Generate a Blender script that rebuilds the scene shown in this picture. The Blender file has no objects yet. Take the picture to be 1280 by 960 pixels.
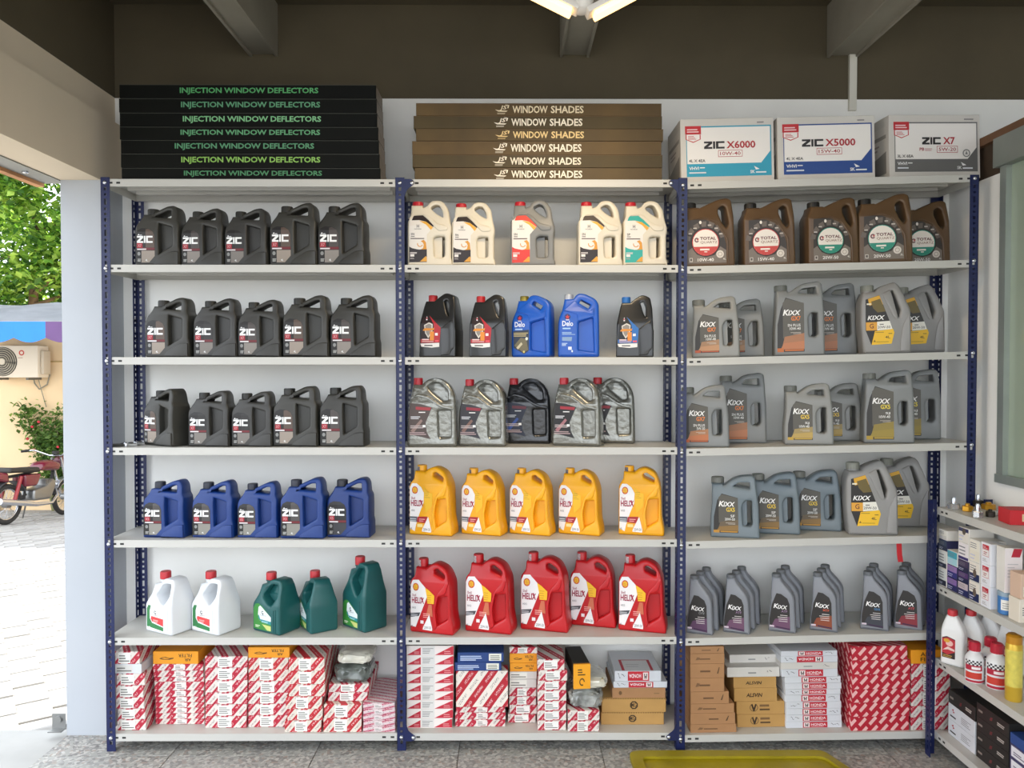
import bpy, bmesh, math, random
from mathutils import Vector, Matrix, Euler, geometry, noise
random.seed(7)
PI = math.pi
SC = bpy.context.scene
COL = SC.collection

# ------------------------------------------------------------------ camera
F = 962.0
CAM = Vector((0, 0, 1.64))
CROT = Euler((PI / 2 - math.radians(1.19), 0, math.radians(-0.30)), 'XYZ')
cd = bpy.data.cameras.new('camera')
cd.sensor_width = 36
cd.lens = F / 1280 * 36
cd.clip_end = 200
cam = bpy.data.objects.new('camera', cd)
cam.location = CAM
cam.rotation_euler = CROT
COL.objects.link(cam)
SC.camera = cam
CM = CROT.to_matrix()

# ------------------------------------------------------------------ sky, sun, exposure
w = bpy.data.worlds.new('sky')
SC.world = w
w.use_nodes = True
wn = w.node_tree
bg = wn.nodes['Background']
bg.inputs[0].default_value = (0.86, 0.92, 1.0, 1)
bg.inputs[1].default_value = 1.75
sd = bpy.data.lights.new('sun', 'SUN')
sd.energy = 7.0
sd.angle = math.radians(0.6)
sd.color = (1, 0.94, 0.84)
sun = bpy.data.objects.new('sun', sd)
sun.rotation_euler = Vector((-1.0, -0.9, -1.0)).to_track_quat('-Z', 'Y').to_euler()
sun.location = (6, 12, 9)
COL.objects.link(sun)
SC.view_settings.view_transform = 'Standard'
SC.view_settings.look = 'None'
SC.view_settings.gamma = 1
SC.view_settings.use_curve_mapping = False
SC.view_settings.exposure = 1.05


def ray(px, py):
    return CM @ Vector(((px - 640) / F, -(py - 480) / F, -1))


def at(px, py, Y):
    d = ray(px, py)
    return CAM + d * (Y / d.y)


def y_on(px, py, z):
    d = ray(px, py)
    return (CAM + d * ((z - CAM.z) / d.z)).y


# ------------------------------------------------------------------ materials
def lin(c):
    c = c / 255
    return c / 12.92 if c <= 0.04045 else ((c + 0.055) / 1.055) ** 2.4


def rgb(h):
    return (lin(int(h[0:2], 16)), lin(int(h[2:4], 16)), lin(int(h[4:6], 16)), 1)


MATS = {}


def mat(hexc, rough=0.5, metal=0.0, var=0.0, scale=8.0, coat=0.0, bump=0.0, bscale=60.0, emit=0.0, trans=0.0, alpha=1.0, spec=0.5):
    key = (hexc, rough, metal, var, scale, coat, bump, bscale, emit, trans, alpha, spec)
    if key in MATS:
        return MATS[key]
    m = bpy.data.materials.new('mat_' + hexc)
    m.use_nodes = True
    nt = m.node_tree
    b = nt.nodes['Principled BSDF']
    c = rgb(hexc)
    b.inputs['Base Color'].default_value = c
    b.inputs['Roughness'].default_value = rough
    b.inputs['Metallic'].default_value = metal
    b.inputs['Specular IOR Level'].default_value = spec
    b.inputs['Coat Weight'].default_value = coat
    b.inputs['Coat Roughness'].default_value = 0.08
    b.inputs['Transmission Weight'].default_value = trans
    b.inputs['Alpha'].default_value = alpha
    if emit:
        b.inputs['Emission Color'].default_value = c
        b.inputs['Emission Strength'].default_value = emit
    if var or bump:
        tc = nt.nodes.new('ShaderNodeTexCoord')
    if var:
        n = nt.nodes.new('ShaderNodeTexNoise')
        n.inputs['Scale'].default_value = scale
        n.inputs['Detail'].default_value = 4
        nt.links.new(tc.outputs['Object'], n.inputs['Vector'])
        mr = nt.nodes.new('ShaderNodeMapRange')
        mr.inputs['From Min'].default_value = 0.3
        mr.inputs['From Max'].default_value = 0.7
        mr.inputs['To Min'].default_value = 1 - var
        mr.inputs['To Max'].default_value = 1 + var
        nt.links.new(n.outputs['Fac'], mr.inputs['Value'])
        vm = nt.nodes.new('ShaderNodeVectorMath')
        vm.operation = 'SCALE'
        vm.inputs[0].default_value = c[:3]
        nt.links.new(mr.outputs['Result'], vm.inputs['Scale'])
        nt.links.new(vm.outputs['Vector'], b.inputs['Base Color'])
    if bump:
        n2 = nt.nodes.new('ShaderNodeTexNoise')
        n2.inputs['Scale'].default_value = bscale
        n2.inputs['Detail'].default_value = 3
        nt.links.new(tc.outputs['Object'], n2.inputs['Vector'])
        bp = nt.nodes.new('ShaderNodeBump')
        bp.inputs['Strength'].default_value = bump
        bp.inputs['Distance'].default_value = 0.01
        nt.links.new(n2.outputs['Fac'], bp.inputs['Height'])
        nt.links.new(bp.outputs['Normal'], b.inputs['Normal'])
    MATS[key] = m
    return m


def ink(h):
    return mat(h, 0.45)


def node_math(nt, op, a, b=None, c=None):
    n = nt.nodes.new('ShaderNodeMath')
    n.operation = op
    for i, v in enumerate((a, b, c)):
        if v is None:
            continue
        if isinstance(v, (int, float)):
            n.inputs[i].default_value = v
        else:
            nt.links.new(v, n.inputs[i])
    return n.outputs[0]


def mixcol(nt, fac, ca, cb):
    n = nt.nodes.new('ShaderNodeMix')
    n.data_type = 'RGBA'
    if isinstance(fac, float):
        n.inputs[0].default_value = fac
    else:
        nt.links.new(fac, n.inputs[0])
    for i, v in ((6, ca), (7, cb)):
        if isinstance(v, tuple):
            n.inputs[i].default_value = v
        else:
            nt.links.new(v, n.inputs[i])
    return n.outputs[2]


def stripe_mat(name, ca, cb, p, ax=1.0, ay=1.0, az=-1.0, duty=0.5, dash=None, letters=True):
    """printed diagonal stripes on cardboard: flat print in object space"""
    m = bpy.data.materials.new(name)
    m.use_nodes = True
    nt = m.node_tree
    b = nt.nodes['Principled BSDF']
    b.inputs['Roughness'].default_value = 0.5
    tc = nt.nodes.new('ShaderNodeTexCoord')
    sx = nt.nodes.new('ShaderNodeSeparateXYZ')
    nt.links.new(tc.outputs['Object'], sx.inputs[0])
    X, Y, Z = sx.outputs
    M = lambda o, a, bb=None: node_math(nt, o, a, bb)
    v = M('ADD', M('ADD', M('MULTIPLY', X, ax / p), M('MULTIPLY', Y, ay / p)), M('MULTIPLY', Z, az / p))
    u = M('SUBTRACT', M('ADD', M('MULTIPLY', X, ax / p), M('MULTIPLY', Y, ay / p)), M('MULTIPLY', Z, az / p))
    fr = M('FRACT', v)
    on = M('LESS_THAN', fr, duty)
    if dash:
        row = M('FLOOR', v)
        uu = M('FRACT', M('ADD', M('MULTIPLY', u, dash[0]), M('MULTIPLY', row, 0.37)))
        on = M('MULTIPLY', on, M('LESS_THAN', uu, dash[1]))
    col = mixcol(nt, on, rgb(ca), rgb(cb))
    if letters:
        # a line of tiny print along the middle of every stripe
        f2 = M('FRACT', M('MULTIPLY', v, 2.0))
        band = M('LESS_THAN', M('ABSOLUTE', M('SUBTRACT', f2, 0.5)), 0.16)
        n = nt.nodes.new('ShaderNodeTexNoise')
        n.inputs['Scale'].default_value = 260
        nt.links.new(tc.outputs['Object'], n.inputs['Vector'])
        dots = M('MULTIPLY', band, M('GREATER_THAN', n.outputs['Fac'], 0.52))
        word = M('LESS_THAN', M('FRACT', M('MULTIPLY', u, 0.9)), 0.72)
        col2 = mixcol(nt, on, rgb('6a5a58'), rgb('f0d8d4'))
        col = mixcol(nt, M('MULTIPLY', M('MULTIPLY', dots, word), 0.75), col, col2)
    nt.links.new(col, b.inputs['Base Color'])
    return m


# ------------------------------------------------------------------ mesh helpers
def mesh_obj(name, me, parent=None, mats=None):
    o = bpy.data.objects.new(name, me)
    COL.objects.link(o)
    if parent is not None:
        o.parent = parent
    if mats and not me.materials:
        for m in (mats if isinstance(mats, (list, tuple)) else [mats]):
            me.materials.append(m)
    return o


def bm_mesh(bm, name, mats, smooth=None, recalc=True):
    if recalc:
        bmesh.ops.recalc_face_normals(bm, faces=bm.faces)
    me = bpy.data.meshes.new(name)
    bm.to_mesh(me)
    bm.free()
    for m in (mats if isinstance(mats, (list, tuple)) else [mats]):
        me.materials.append(m)
    if smooth is not None:
        me.polygons.foreach_set('use_smooth', [True] * len(me.polygons))
        me.set_sharp_from_angle(angle=math.radians(smooth))
    return me


def box(bm, x0, x1, y0, y1, z0, z1, mi=0, mtx=None):
    vs = [bm.verts.new((x, y, z)) for x in (x0, x1) for y in (y0, y1) for z in (z0, z1)]
    if mtx is not None:
        for v in vs:
            v.co = mtx @ v.co
    for f in ((0, 1, 3, 2), (4, 6, 7, 5), (0, 4, 5, 1), (2, 3, 7, 6), (0, 2, 6, 4), (1, 5, 7, 3)):
        bm.faces.new([vs[i] for i in f]).material_index = mi
    return vs


def bevel_box(bm, x0, x1, y0, y1, z0, z1, b=0.003, mi=0, mtx=None, seg=2):
    t = bmesh.new()
    box(t, x0, x1, y0, y1, z0, z1)
    bmesh.ops.recalc_face_normals(t, faces=t.faces)
    bmesh.ops.bevel(t, geom=list(t.edges), offset=b, segments=seg, affect='EDGES', profile=0.6)
    add_bm(bm, t, mtx, mi)


def add_bm(bm, t, mtx=None, mi=None):
    mp = {}
    for v in t.verts:
        mp[v] = bm.verts.new(mtx @ v.co if mtx is not None else v.co)
    for f in t.faces:
        try:
            nf = bm.faces.new([mp[v] for v in f.verts])
            nf.material_index = f.material_index if mi is None else mi
        except ValueError:
            pass
    t.free()


def tube(bm, pts, r, n=8, mi=0, closed=False, cap=True):
    pts = [Vector(p) for p in pts]
    N = len(pts)
    rings = []
    up = Vector((0, 0, 1))
    for i, p in enumerate(pts):
        a = pts[(i - 1) % N] if (closed or i > 0) else p
        c = pts[(i + 1) % N] if (closed or i < N - 1) else p
        t = (c - a).normalized()
        s = t.cross(up)
        if s.length < 1e-3:
            s = t.cross(Vector((1, 0, 0)))
        s.normalize()
        q = t.cross(s)
        rr = r[i] if isinstance(r, (list, tuple)) else r
        rings.append([bm.verts.new(p + (s * math.cos(2 * PI * k / n) + q * math.sin(2 * PI * k / n)) * rr) for k in range(n)])
    for i in range(N if closed else N - 1):
        A, B = rings[i], rings[(i + 1) % N]
        for k in range(n):
            bm.faces.new((A[k], A[(k + 1) % n], B[(k + 1) % n], B[k])).material_index = mi
    if cap and not closed:
        bm.faces.new(rings[0]).material_index = mi
        bm.faces.new(rings[-1]).material_index = mi


def lathe(bm, prof, c=(0, 0, 0), n=20, ridge=0.0, axis='Z', mi=0, ridge_from=0, ridge_to=99):
    """surface of revolution; ridge: every second segment pulled in by that share"""
    rings = []
    for i, (r, z) in enumerate(prof):
        ring = []
        for k in range(n):
            a = 2 * PI * k / n
            rr = r * (1 - (ridge if (k % 2 and ridge_from <= i <= ridge_to) else 0))
            p = Vector((rr * math.cos(a), rr * math.sin(a), z))
            if axis == 'Y':
                p = Vector((p.x, p.z, p.y))
            elif axis == 'X':
                p = Vector((p.z, p.x, p.y))
            ring.append(bm.verts.new(p + Vector(c)))
        rings.append(ring)
    for i in range(len(rings) - 1):
        for k in range(n):
            bm.faces.new((rings[i][k], rings[i][(k + 1) % n], rings[i + 1][(k + 1) % n], rings[i + 1][k])).material_index = mi
    bm.faces.new(rings[0]).material_index = mi
    bm.faces.new(rings[-1]).material_index = mi


def rpoly(pts, seg=4):
    """rounded polygon from (x, y[, r])"""
    out = []
    n = len(pts)
    for i in range(n):
        p = Vector(pts[i][:2])
        r = pts[i][2] if len(pts[i]) > 2 else 0
        a = Vector(pts[i - 1][:2])
        c = Vector(pts[(i + 1) % n][:2])
        if r <= 0:
            out.append(p)
            continue
        da, dc = (a - p), (c - p)
        la, lc = da.length, dc.length
        da.normalize()
        dc.normalize()
        r = min(r, la * 0.49, lc * 0.49)
        s, e = p + da * r, p + dc * r
        for k in range(seg + 1):
            t = k / seg
            out.append(s * (1 - t) ** 2 + p * 2 * t * (1 - t) + e * t * t)
    res = []
    for p in out:
        if not res or (p - res[-1]).length > 1e-6:
            res.append(p)
    if (res[0] - res[-1]).length < 1e-6:
        res.pop()
    return res


def area2(l):
    return sum(l[i - 1].x * l[i].y - l[i].x * l[i - 1].y for i in range(len(l)))


def orient(l, ccw=True):
    l = [Vector(p[:2]) for p in l]
    if (area2(l) > 0) != ccw:
        l.reverse()
    return l


def offset(l, d):
    n = len(l)
    out = []
    for i in range(n):
        a, p, c = l[i - 1], l[i], l[(i + 1) % n]
        e1 = (p - a).normalized()
        e2 = (c - p).normalized()
        n1 = Vector((-e1.y, e1.x))
        n2 = Vector((-e2.y, e2.x))
        m = n1 + n2
        if m.length < 1e-4:
            m = n1
        m.normalize()
        k = max(0.6, m.dot(n1))
        out.append(p + m * (d / k))
    return out


def prism(bm, outer, holes, y0, y1, bev=0.006, seg=3, mi=0, back_bev=None):
    """outline in the XZ plane extruded along Y with rounded edges"""
    loops = [orient(outer, True)] + [orient(h, False) for h in holes]
    bb = bev if back_bev is None else back_bev
    prof = []
    for k in range(seg + 1):
        a = (PI / 2) * k / seg
        prof.append((bev * (1 - math.sin(a)), y0 + bev * (1 - math.cos(a))))
    if bb > 0:
        for k in range(seg, -1, -1):
            a = (PI / 2) * k / seg
            prof.append((bb * (1 - math.sin(a)), y1 - bb * (1 - math.cos(a))))
    else:
        prof.append((0, y1))
    ringsets = []
    for ins, y in prof:
        ringsets.append([[bm.verts.new((p.x, y, p.y)) for p in offset(l, ins)] for l in loops])
    for i in range(len(ringsets) - 1):
        for A, B in zip(ringsets[i], ringsets[i + 1]):
            n = len(A)
            for k in range(n):
                bm.faces.new((A[k], A[(k + 1) % n], B[(k + 1) % n], B[k])).material_index = mi
    for rs in (ringsets[0], ringsets[-1]):
        flat = [v for l in rs for v in l]
        tris = geometry.tessellate_polygon([[Vector((v.co.x, v.co.z, 0)) for v in l] for l in rs])
        for t in tris:
            try:
                bm.faces.new([flat[i] for i in t]).material_index = mi
            except ValueError:
                pass


# ------------------------------------------------------------------ flat print
TXT = {}


def text_geo(s, bold=0.0, shear=0.0):
    k = (s, bold, shear)
    if k in TXT:
        return TXT[k]
    c = bpy.data.curves.new('lettering', 'FONT')
    c.body = s
    c.resolution_u = 2
    c.offset = bold
    c.shear = shear
    o = bpy.data.objects.new('lettering', c)
    me = o.to_mesh()
    vs = [(v.co.x, v.co.y) for v in me.vertices]
    fs = [tuple(p.vertices) for p in me.polygons]
    o.to_mesh_clear()
    bpy.data.objects.remove(o)
    bpy.data.curves.remove(c)
    x0 = min(v[0] for v in vs)
    x1 = max(v[0] for v in vs)
    y0 = min(v[1] for v in vs)
    y1 = max(v[1] for v in vs)
    TXT[k] = ([((x - x0) / (x1 - x0), (y - y0) / (y1 - y0)) for x, y in vs], fs)
    return TXT[k]


class Art:
    """coloured flat print laid out in a (u, v) frame, tr maps it to metres (x, z)"""

    def __init__(s, tr=lambda u, v: (u, v), step=0.00014):
        s.tr, s.items, s.step, s.lv = tr, [], step, 1

    def raw(s, vs, fs, col, d=1):
        s.items.append(([s.tr(*v) for v in vs], fs, col, s.lv))
        s.lv += d

    def poly(s, pts, col, d=1, rnd=0):
        if rnd:
            pts = [tuple(p) for p in rpoly([(p[0], p[1], rnd) for p in pts], 3)]
        vs = [tuple(p[:2]) for p in pts]
        tris = geometry.tessellate_polygon([[Vector((x, y, 0)) for x, y in vs]])
        s.raw(vs, [tuple(t) for t in tris], col, d)

    def rect(s, x0, y0, x1, y1, col, d=1):
        s.raw([(x0, y0), (x1, y0), (x1, y1), (x0, y1)], [(0, 1, 2, 3)], col, d)

    def disc(s, cx, cy, rx, ry, col, a0=0, a1=360, n=28, d=1):
        n = max(6, int(n * abs(a1 - a0) / 360))
        vs = [(cx + rx * math.cos(math.radians(a0 + (a1 - a0) * k / n)), cy + ry * math.sin(math.radians(a0 + (a1 - a0) * k / n))) for k in range(n + (0 if abs(a1 - a0) >= 360 else 1))]
        s.poly(vs, col, d)

    def ring(s, cx, cy, r0, r1, col, a0=0, a1=360, n=28, ky=1.0, d=1):
        n = max(3, int(n * abs(a1 - a0) / 360))
        vs, fs = [], []
        for k in range(n + 1):
            a = math.radians(a0 + (a1 - a0) * k / n)
            vs += [(cx + r0 * math.cos(a), cy + r0 * ky * math.sin(a)), (cx + r1 * math.cos(a), cy + r1 * ky * math.sin(a))]
            if k:
                fs.append((2 * k - 2, 2 * k - 1, 2 * k + 1, 2 * k))
        s.raw(vs, fs, col, d)

    def text(s, t, x0, y0, x1, y1, col, bold=0.012, shear=0.0, flip=False, d=1):
        """x0,y0 bottom-left and x1,y1 top-right of the lettering in the frame"""
        vs, fs = text_geo(t, bold, shear)
        if flip:
            vs = [(1 - x, 1 - y) for x, y in vs]
        s.raw([(x0 + (x1 - x0) * x, y0 + (y1 - y0) * y) for x, y in vs], fs, col, d)

    def bars(s, x0, y0, x1, y1, n, col, fill=0.55, right=False, rnd=None):
        rnd = rnd or random.Random(n * 7 + len(s.items))
        hh = (y1 - y0) / n
        vs, fs = [], []
        for k in range(n):
            L = (x1 - x0) * rnd.uniform(0.55, 1.0)
            a, b = (x1 - L, x1) if right else (x0, x0 + L)
            ya, yb = y0 + hh * k, y0 + hh * (k + fill)
            i = len(vs)
            vs += [(a, ya), (b, ya), (b, yb), (a, yb)]
            fs.append((i, i + 1, i + 2, i + 3))
        s.raw(vs, fs, col)

    def mesh(s, name, place, cut=None, keep=None):
        """place(x, z, lift) -> Vector"""
        mats, vv, ff, mi = [], [], [], []
        for vs, fs, col, lv in s.items:
            m = ink(col) if isinstance(col, str) else col
            if m not in mats:
                mats.append(m)
            i = len(vv)
            vv += [(x, lv * s.step, z) for x, z in vs]
            for f in fs:
                ff.append([i + k for k in f])
                mi.append(mats.index(m))
        me = bpy.data.meshes.new(name)
        me.from_pydata(vv, [], ff)
        me.polygons.foreach_set('material_index', mi)
        for m in mats:
            me.materials.append(m)
        if cut:
            bm = bmesh.new()
            bm.from_mesh(me)
            for zc in cut:
                bmesh.ops.bisect_plane(bm, geom=bm.verts[:] + bm.edges[:] + bm.faces[:], plane_co=(0, 0, zc), plane_no=(0, 0, 1))
            bm.to_mesh(me)
            bm.free()
        for v in me.vertices:
            v.co = place(v.co.x, v.co.z, v.co.y)
        # face the viewer of the printed side
        bm = bmesh.new()
        bm.from_mesh(me)
        o = place(0, 0, 0)
        nrm = (place(0, 0, 1) - o)
        for f in bm.faces:
            f.normal_update()
            if f.normal.dot(nrm) < 0:
                f.normal_flip()
        bm.to_mesh(me)
        bm.free()
        return me


def front_place(y):
    return lambda x, z, l: Vector((x, y - 0.0004 - l, z))


# ------------------------------------------------------------------ things
ORD = ['leftmost', 'second from left', 'third from left', 'fourth from left', 'fifth from left', 'sixth from left', 'seventh from left', 'eighth from left']
NTH = ['bottom', 'second', 'third', 'fourth', 'fifth', 'sixth', 'seventh', 'eighth', 'ninth', 'tenth', 'eleventh', 'twelfth']


def tag(o, label=None, cat=None, group=None, kind=None):
    if label:
        o['label'] = label
    if cat:
        o['category'] = cat
    if group:
        o['group'] = group
    if kind:
        o['kind'] = kind
    return o


def empty(name, loc=(0, 0, 0), rot=(0, 0, 0), sc=1.0):
    o = bpy.data.objects.new(name, None)
    o.empty_display_size = 0.05
    o.location = loc
    o.rotation_euler = rot
    o.scale = (sc, sc, sc)
    COL.objects.link(o)
    return o


def struct(name, bm, m, parent=None, smooth=None):
    o = mesh_obj(name, bm_mesh(bm, name, m, smooth), parent)
    if parent is None:
        o['kind'] = 'structure'
    return o
# ================================================================== SETTING
YF = 3.27            # front plane of the rack
YB = 3.60            # back wall
XL = -1.79           # inner face of the left wall
XLo = -1.97          # its outer face
XP = 2.06            # partition on the right
ZC = 3.32            # ceiling

M_WALL = mat('f6f5f0', 0.75, var=0.03, scale=3, bump=0.05, bscale=40)
M_DARK = mat('564d3a', 0.8, var=0.12, scale=2.5)
M_BEAM = mat('8d8779', 0.7, var=0.08, scale=6)
M_CREAM = mat('dfcfb6', 0.8, var=0.03, scale=3)

# floor: mortar bed with terrazzo tiles
def terrazzo():
    m = bpy.data.materials.new('terrazzo')
    m.use_nodes = True
    nt = m.node_tree
    b = nt.nodes['Principled BSDF']
    b.inputs['Roughness'].default_value = 0.45
    tc = nt.nodes.new('ShaderNodeTexCoord')
    v = nt.nodes.new('ShaderNodeTexVoronoi')
    v.inputs['Scale'].default_value = 85
    nt.links.new(tc.outputs['Object'], v.inputs['Vector'])
    cr = nt.nodes.new('ShaderNodeValToRGB')
    cr.color_ramp.interpolation = 'CONSTANT'
    e = cr.color_ramp.elements
    e[0].color = rgb('807e7a')
    e[1].position = 0.30
    e[1].color = rgb('98968f')
    for p, h in ((0.55, 'b4b0a8'), (0.72, '6f6a66'), (0.80, '94857a'), (0.90, 'b4b2ae')):
        x = e.new(p)
        x.color = rgb(h)
    nt.links.new(v.outputs['Color'], cr.inputs['Fac'])
    n = nt.nodes.new('ShaderNodeTexNoise')
    n.inputs['Scale'].default_value = 2.2
    n.inputs['Detail'].default_value = 6
    nt.links.new(tc.outputs['Object'], n.inputs['Vector'])
    mr = nt.nodes.new('ShaderNodeMapRange')
    mr.inputs['From Min'].default_value = 0.35
    mr.inputs['From Max'].default_value = 0.65
    mr.inputs['To Min'].default_value = 0.0
    mr.inputs['To Max'].default_value = 0.45
    nt.links.new(n.outputs['Fac'], mr.inputs['Value'])
    c = mixcol(nt, mr.outputs['Result'], cr.outputs['Color'], rgb('a8a9a6'))
    nt.links.new(c, b.inputs['Base Color'])
    return m

M_TERR = terrazzo()
bm = bmesh.new()
box(bm, XLo, 4.2, -0.8, YB, -0.20, -0.006)
floor = struct('floor', bm, mat('77736c', 0.9))
tile_me = {}
jx = [-1.97, -1.43, -0.82, -0.21, 0.40, 1.01, 1.62, 2.23, 2.84, 3.45, 4.2]
jy = [-0.8, -0.43, 0.18, 0.79, 1.40, 2.01, 2.62, 3.23, 3.60]
for i in range(len(jx) - 1):
    for j in range(len(jy) - 1):
        wx, wy = jx[i + 1] - jx[i], jy[j + 1] - jy[j]
        k = (round(wx, 3), round(wy, 3))
        if k not in tile_me:
            bm = bmesh.new()
            bevel_box(bm, 0.0015, wx - 0.0015, 0.0015, wy - 0.0015, -0.006, 0.0, 0.001, seg=1)
            tile_me[k] = bm_mesh(bm, 'tile', M_TERR)
        o = mesh_obj('tile', tile_me[k], floor)
        o.location = (jx[i], jy[j], 0)

# back wall: white below, dark band above
ZD = at(900, 124, YB).z
bm = bmesh.new()
box(bm, XLo, 4.2, YB, YB + 0.2, -0.2, ZD)
struct('wall_back', bm, M_WALL)
bm = bmesh.new()
box(bm, XLo, 4.2, YB, YB + 0.2, ZD, ZC)
struct('wall_back_upper', bm, M_DARK)
bm = bmesh.new()
box(bm, 4.2, 4.35, -0.8, YB + 0.2, -0.2, ZC + 0.2)  # unseen wall, added to keep the sun out on this side
struct('wall_right', bm, M_WALL)

# ceiling with steel beams
bm = bmesh.new()
box(bm, XLo - 0.05, 4.4, -0.8, YB + 0.2, ZC, ZC + 0.15)
ceil = struct('ceiling', bm, M_DARK)
zb = at(715, 72, YB).z
for k, (xc, wd) in enumerate(((at(330, 65, YB).x, 0.13), (at(718, 72, YB).x, 0.135), (at(1052, 72, YB).x, 0.14))):
    bm = bmesh.new()
    box(bm, -wd / 2, wd / 2, -0.8, YB - 0.002, zb + 0.012, ZC)
    box(bm, -wd / 2, -wd / 2 + 0.012, -0.8, YB - 0.002, zb, zb + 0.012)
    box(bm, wd / 2 - 0.012, wd / 2, -0.8, YB - 0.002, zb, zb + 0.012)
    o = mesh_obj('beam', bm_mesh(bm, 'beam', M_BEAM), ceil)
    o.location.x = xc
bm = bmesh.new()
box(bm, -1.9, 4.1, 3.10, 3.16, ZC - 0.05, ZC)
mesh_obj('purlin', bm_mesh(bm, 'purlin', M_DARK), ceil)

# left wall: pillar beside the rack, header over the opening, wall behind the camera
YJ = y_on(105, 919, 0)
zh0 = at(128, 225, YJ).z
zh1 = at(148, 158, YB).z
bm = bmesh.new()
box(bm, XLo, XL, YJ, YB + 0.2, -0.2, zh0)
box(bm, XLo, XL, -0.8, 0.1, -0.2, zh0)
wl = struct('wall_left', bm, mat('b2b6bb', 0.7, var=0.02, scale=2))
bm = bmesh.new()
box(bm, XLo, XL, -0.8, YB, zh0, zh1)
box(bm, XLo, XL - 0.03, -0.8, YB, zh1, ZD)
box(bm, XLo, XL - 0.03, -0.8, YB, ZD, ZC, 1)
struct('wall_left_header', bm, [M_CREAM, M_DARK])
# roller shutter guide and wood strip under the outer edge of the header
bm = bmesh.new()
box(bm, XLo - 0.10, XLo, 0.1, YJ + 0.05, zh0 - 0.005, zh0 + 0.10)
sh = struct('trim_1', bm, mat('8d8f8c', 0.45, 0.6, var=0.08))
bm = bmesh.new()
box(bm, XLo - 0.135, XLo - 0.10, 0.1, YJ + 0.05, zh0 - 0.02, zh0 + 0.08)
mesh_obj('wood_strip', bm_mesh(bm, 'wood_strip', mat('b98352', 0.7, var=0.2, scale=12)), sh)
bolt_bm = bmesh.new()
lathe(bolt_bm, [(0.012, 0), (0.012, 0.005), (0.007, 0.009)], n=10)
M_CHROME = mat('c9ccd2', 0.25, 0.9)
bolt_me = bm_mesh(bolt_bm, 'bolt', M_CHROME, 40)
for yy in (2.6, 2.95, 3.25):
    o = mesh_obj('rivet', bolt_me, sh)
    o.location = (XLo - 0.05, yy, zh0 - 0.005)
    o.rotation_euler = (PI, 0, 0)
# shutter floor latch by the pillar foot
bm = bmesh.new()
box(bm, -0.03, 0.03, -0.02, 0.02, 0, 0.004)
box(bm, -0.03, 0.03, 0.016, 0.02, 0.0, 0.07)
lathe(bm, [(0.016, -0.012), (0.016, 0.0)], (0, 0.016, 0.045), 14, axis='Y')
o = mesh_obj('door_latch', bm_mesh(bm, 'door_latch', mat('9a9a98', 0.4, 0.8)))
o.location = (XLo - 0.045, YJ + 0.0, 0.02)
tag(o, 'small grey metal latch at the foot of the white pillar', 'latch')

# right partition: white panel, aluminium window, header and plank
yw = 3.21
zs0 = at(1260, 605, 3.15).z
zs1 = at(1244, 208, 3.2).z
bm = bmesh.new()
box(bm, XP, XP + 0.08, yw, YB, -0.0, zs1 - 0.02)
box(bm, XP, XP + 0.08, 0.6, yw, 0.0, zs0)
struct('wall_partition', bm, M_WALL)
M_ALU = mat('aab2ab', 0.35, 0.55, var=0.05)
bm = bmesh.new()
box(bm, XP - 0.012, XP + 0.05, yw - 0.04, yw, zs0, zs1)
box(bm, XP - 0.012, XP + 0.05, 0.6, 0.64, zs0, zs1)
box(bm, XP - 0.012, XP + 0.05, 1.9, 1.94, zs0, zs1)
box(bm, XP - 0.02, XP + 0.05, 0.6, yw, zs0, zs0 + 0.035)
win = struct('window_1', bm, M_ALU)
bm = bmesh.new()
box(bm, XP - 0.03, XP + 0.06, 0.6, yw + 0.02, zs1, zs1 + 0.12)
mesh_obj('window_header', bm_mesh(bm, 'window_header', mat('8b918a', 0.4, 0.4, var=0.06)), win)
bm = bmesh.new()
box(bm, XP + 0.012, XP + 0.018, 0.64, yw - 0.04, zs0 + 0.035, zs1)
gl = mat('b4c2ae', 0.10, trans=0.3)
mesh_obj('pane', bm_mesh(bm, 'pane', gl), win)
bm = bmesh.new()
box(bm, XP - 0.02, XP + 0.10, 0.6, YB - 0.06, zs1 + 0.12, zs1 + 0.155)
struct('trim_2', bm, mat('6b4a30', 0.7, var=0.25, scale=10))
bm = bmesh.new()
box(bm, XP + 0.005, XP + 0.07, yw + 0.02, YB, zs1 - 0.02, zs1 + 0.12)  # solid block, the recess's shade is put into its dark brown
struct('recess_shade', bm, mat('4a3a2c', 0.8, var=0.2))
# added so the window shows reflection-like shelf lines: pale green cabinet with shelves
refl = empty('reflection_backdrop', (2.55, 1.9, 0))
tag(refl, 'pale green cabinet with white shelves added behind the window to stand for reflections', 'backdrop')
bm = bmesh.new()
box(bm, 0.14, 0.16, -1.2, 1.25, 0, 2.5)
box(bm, -0.16, 0.14, 1.23, 1.25, 0, 2.5)
mesh_obj('back_panel', bm_mesh(bm, 'back_panel', mat('b9c7b6', 0.6)), refl)
for zz in [at(1270, y, 3.3).z for y in (330, 440, 555)]:
    bm = bmesh.new()
    box(bm, -0.16, 0.14, -1.2, 1.23, zz - 0.03, zz)
    mesh_obj('shelf', bm_mesh(bm, 'shelf', mat('e2e6e0', 0.5)), refl)
# white conduit on the dark band
p0, p1 = at(1065, 66, YB), at(1065, 139, YB)
bm = bmesh.new()
box(bm, p0.x - 0.017, p0.x + 0.017, YB - 0.016, YB, p1.z, p0.z + 0.1)
tr4 = struct('trim_4', bm, mat('d8d5c8', 0.5))

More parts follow.
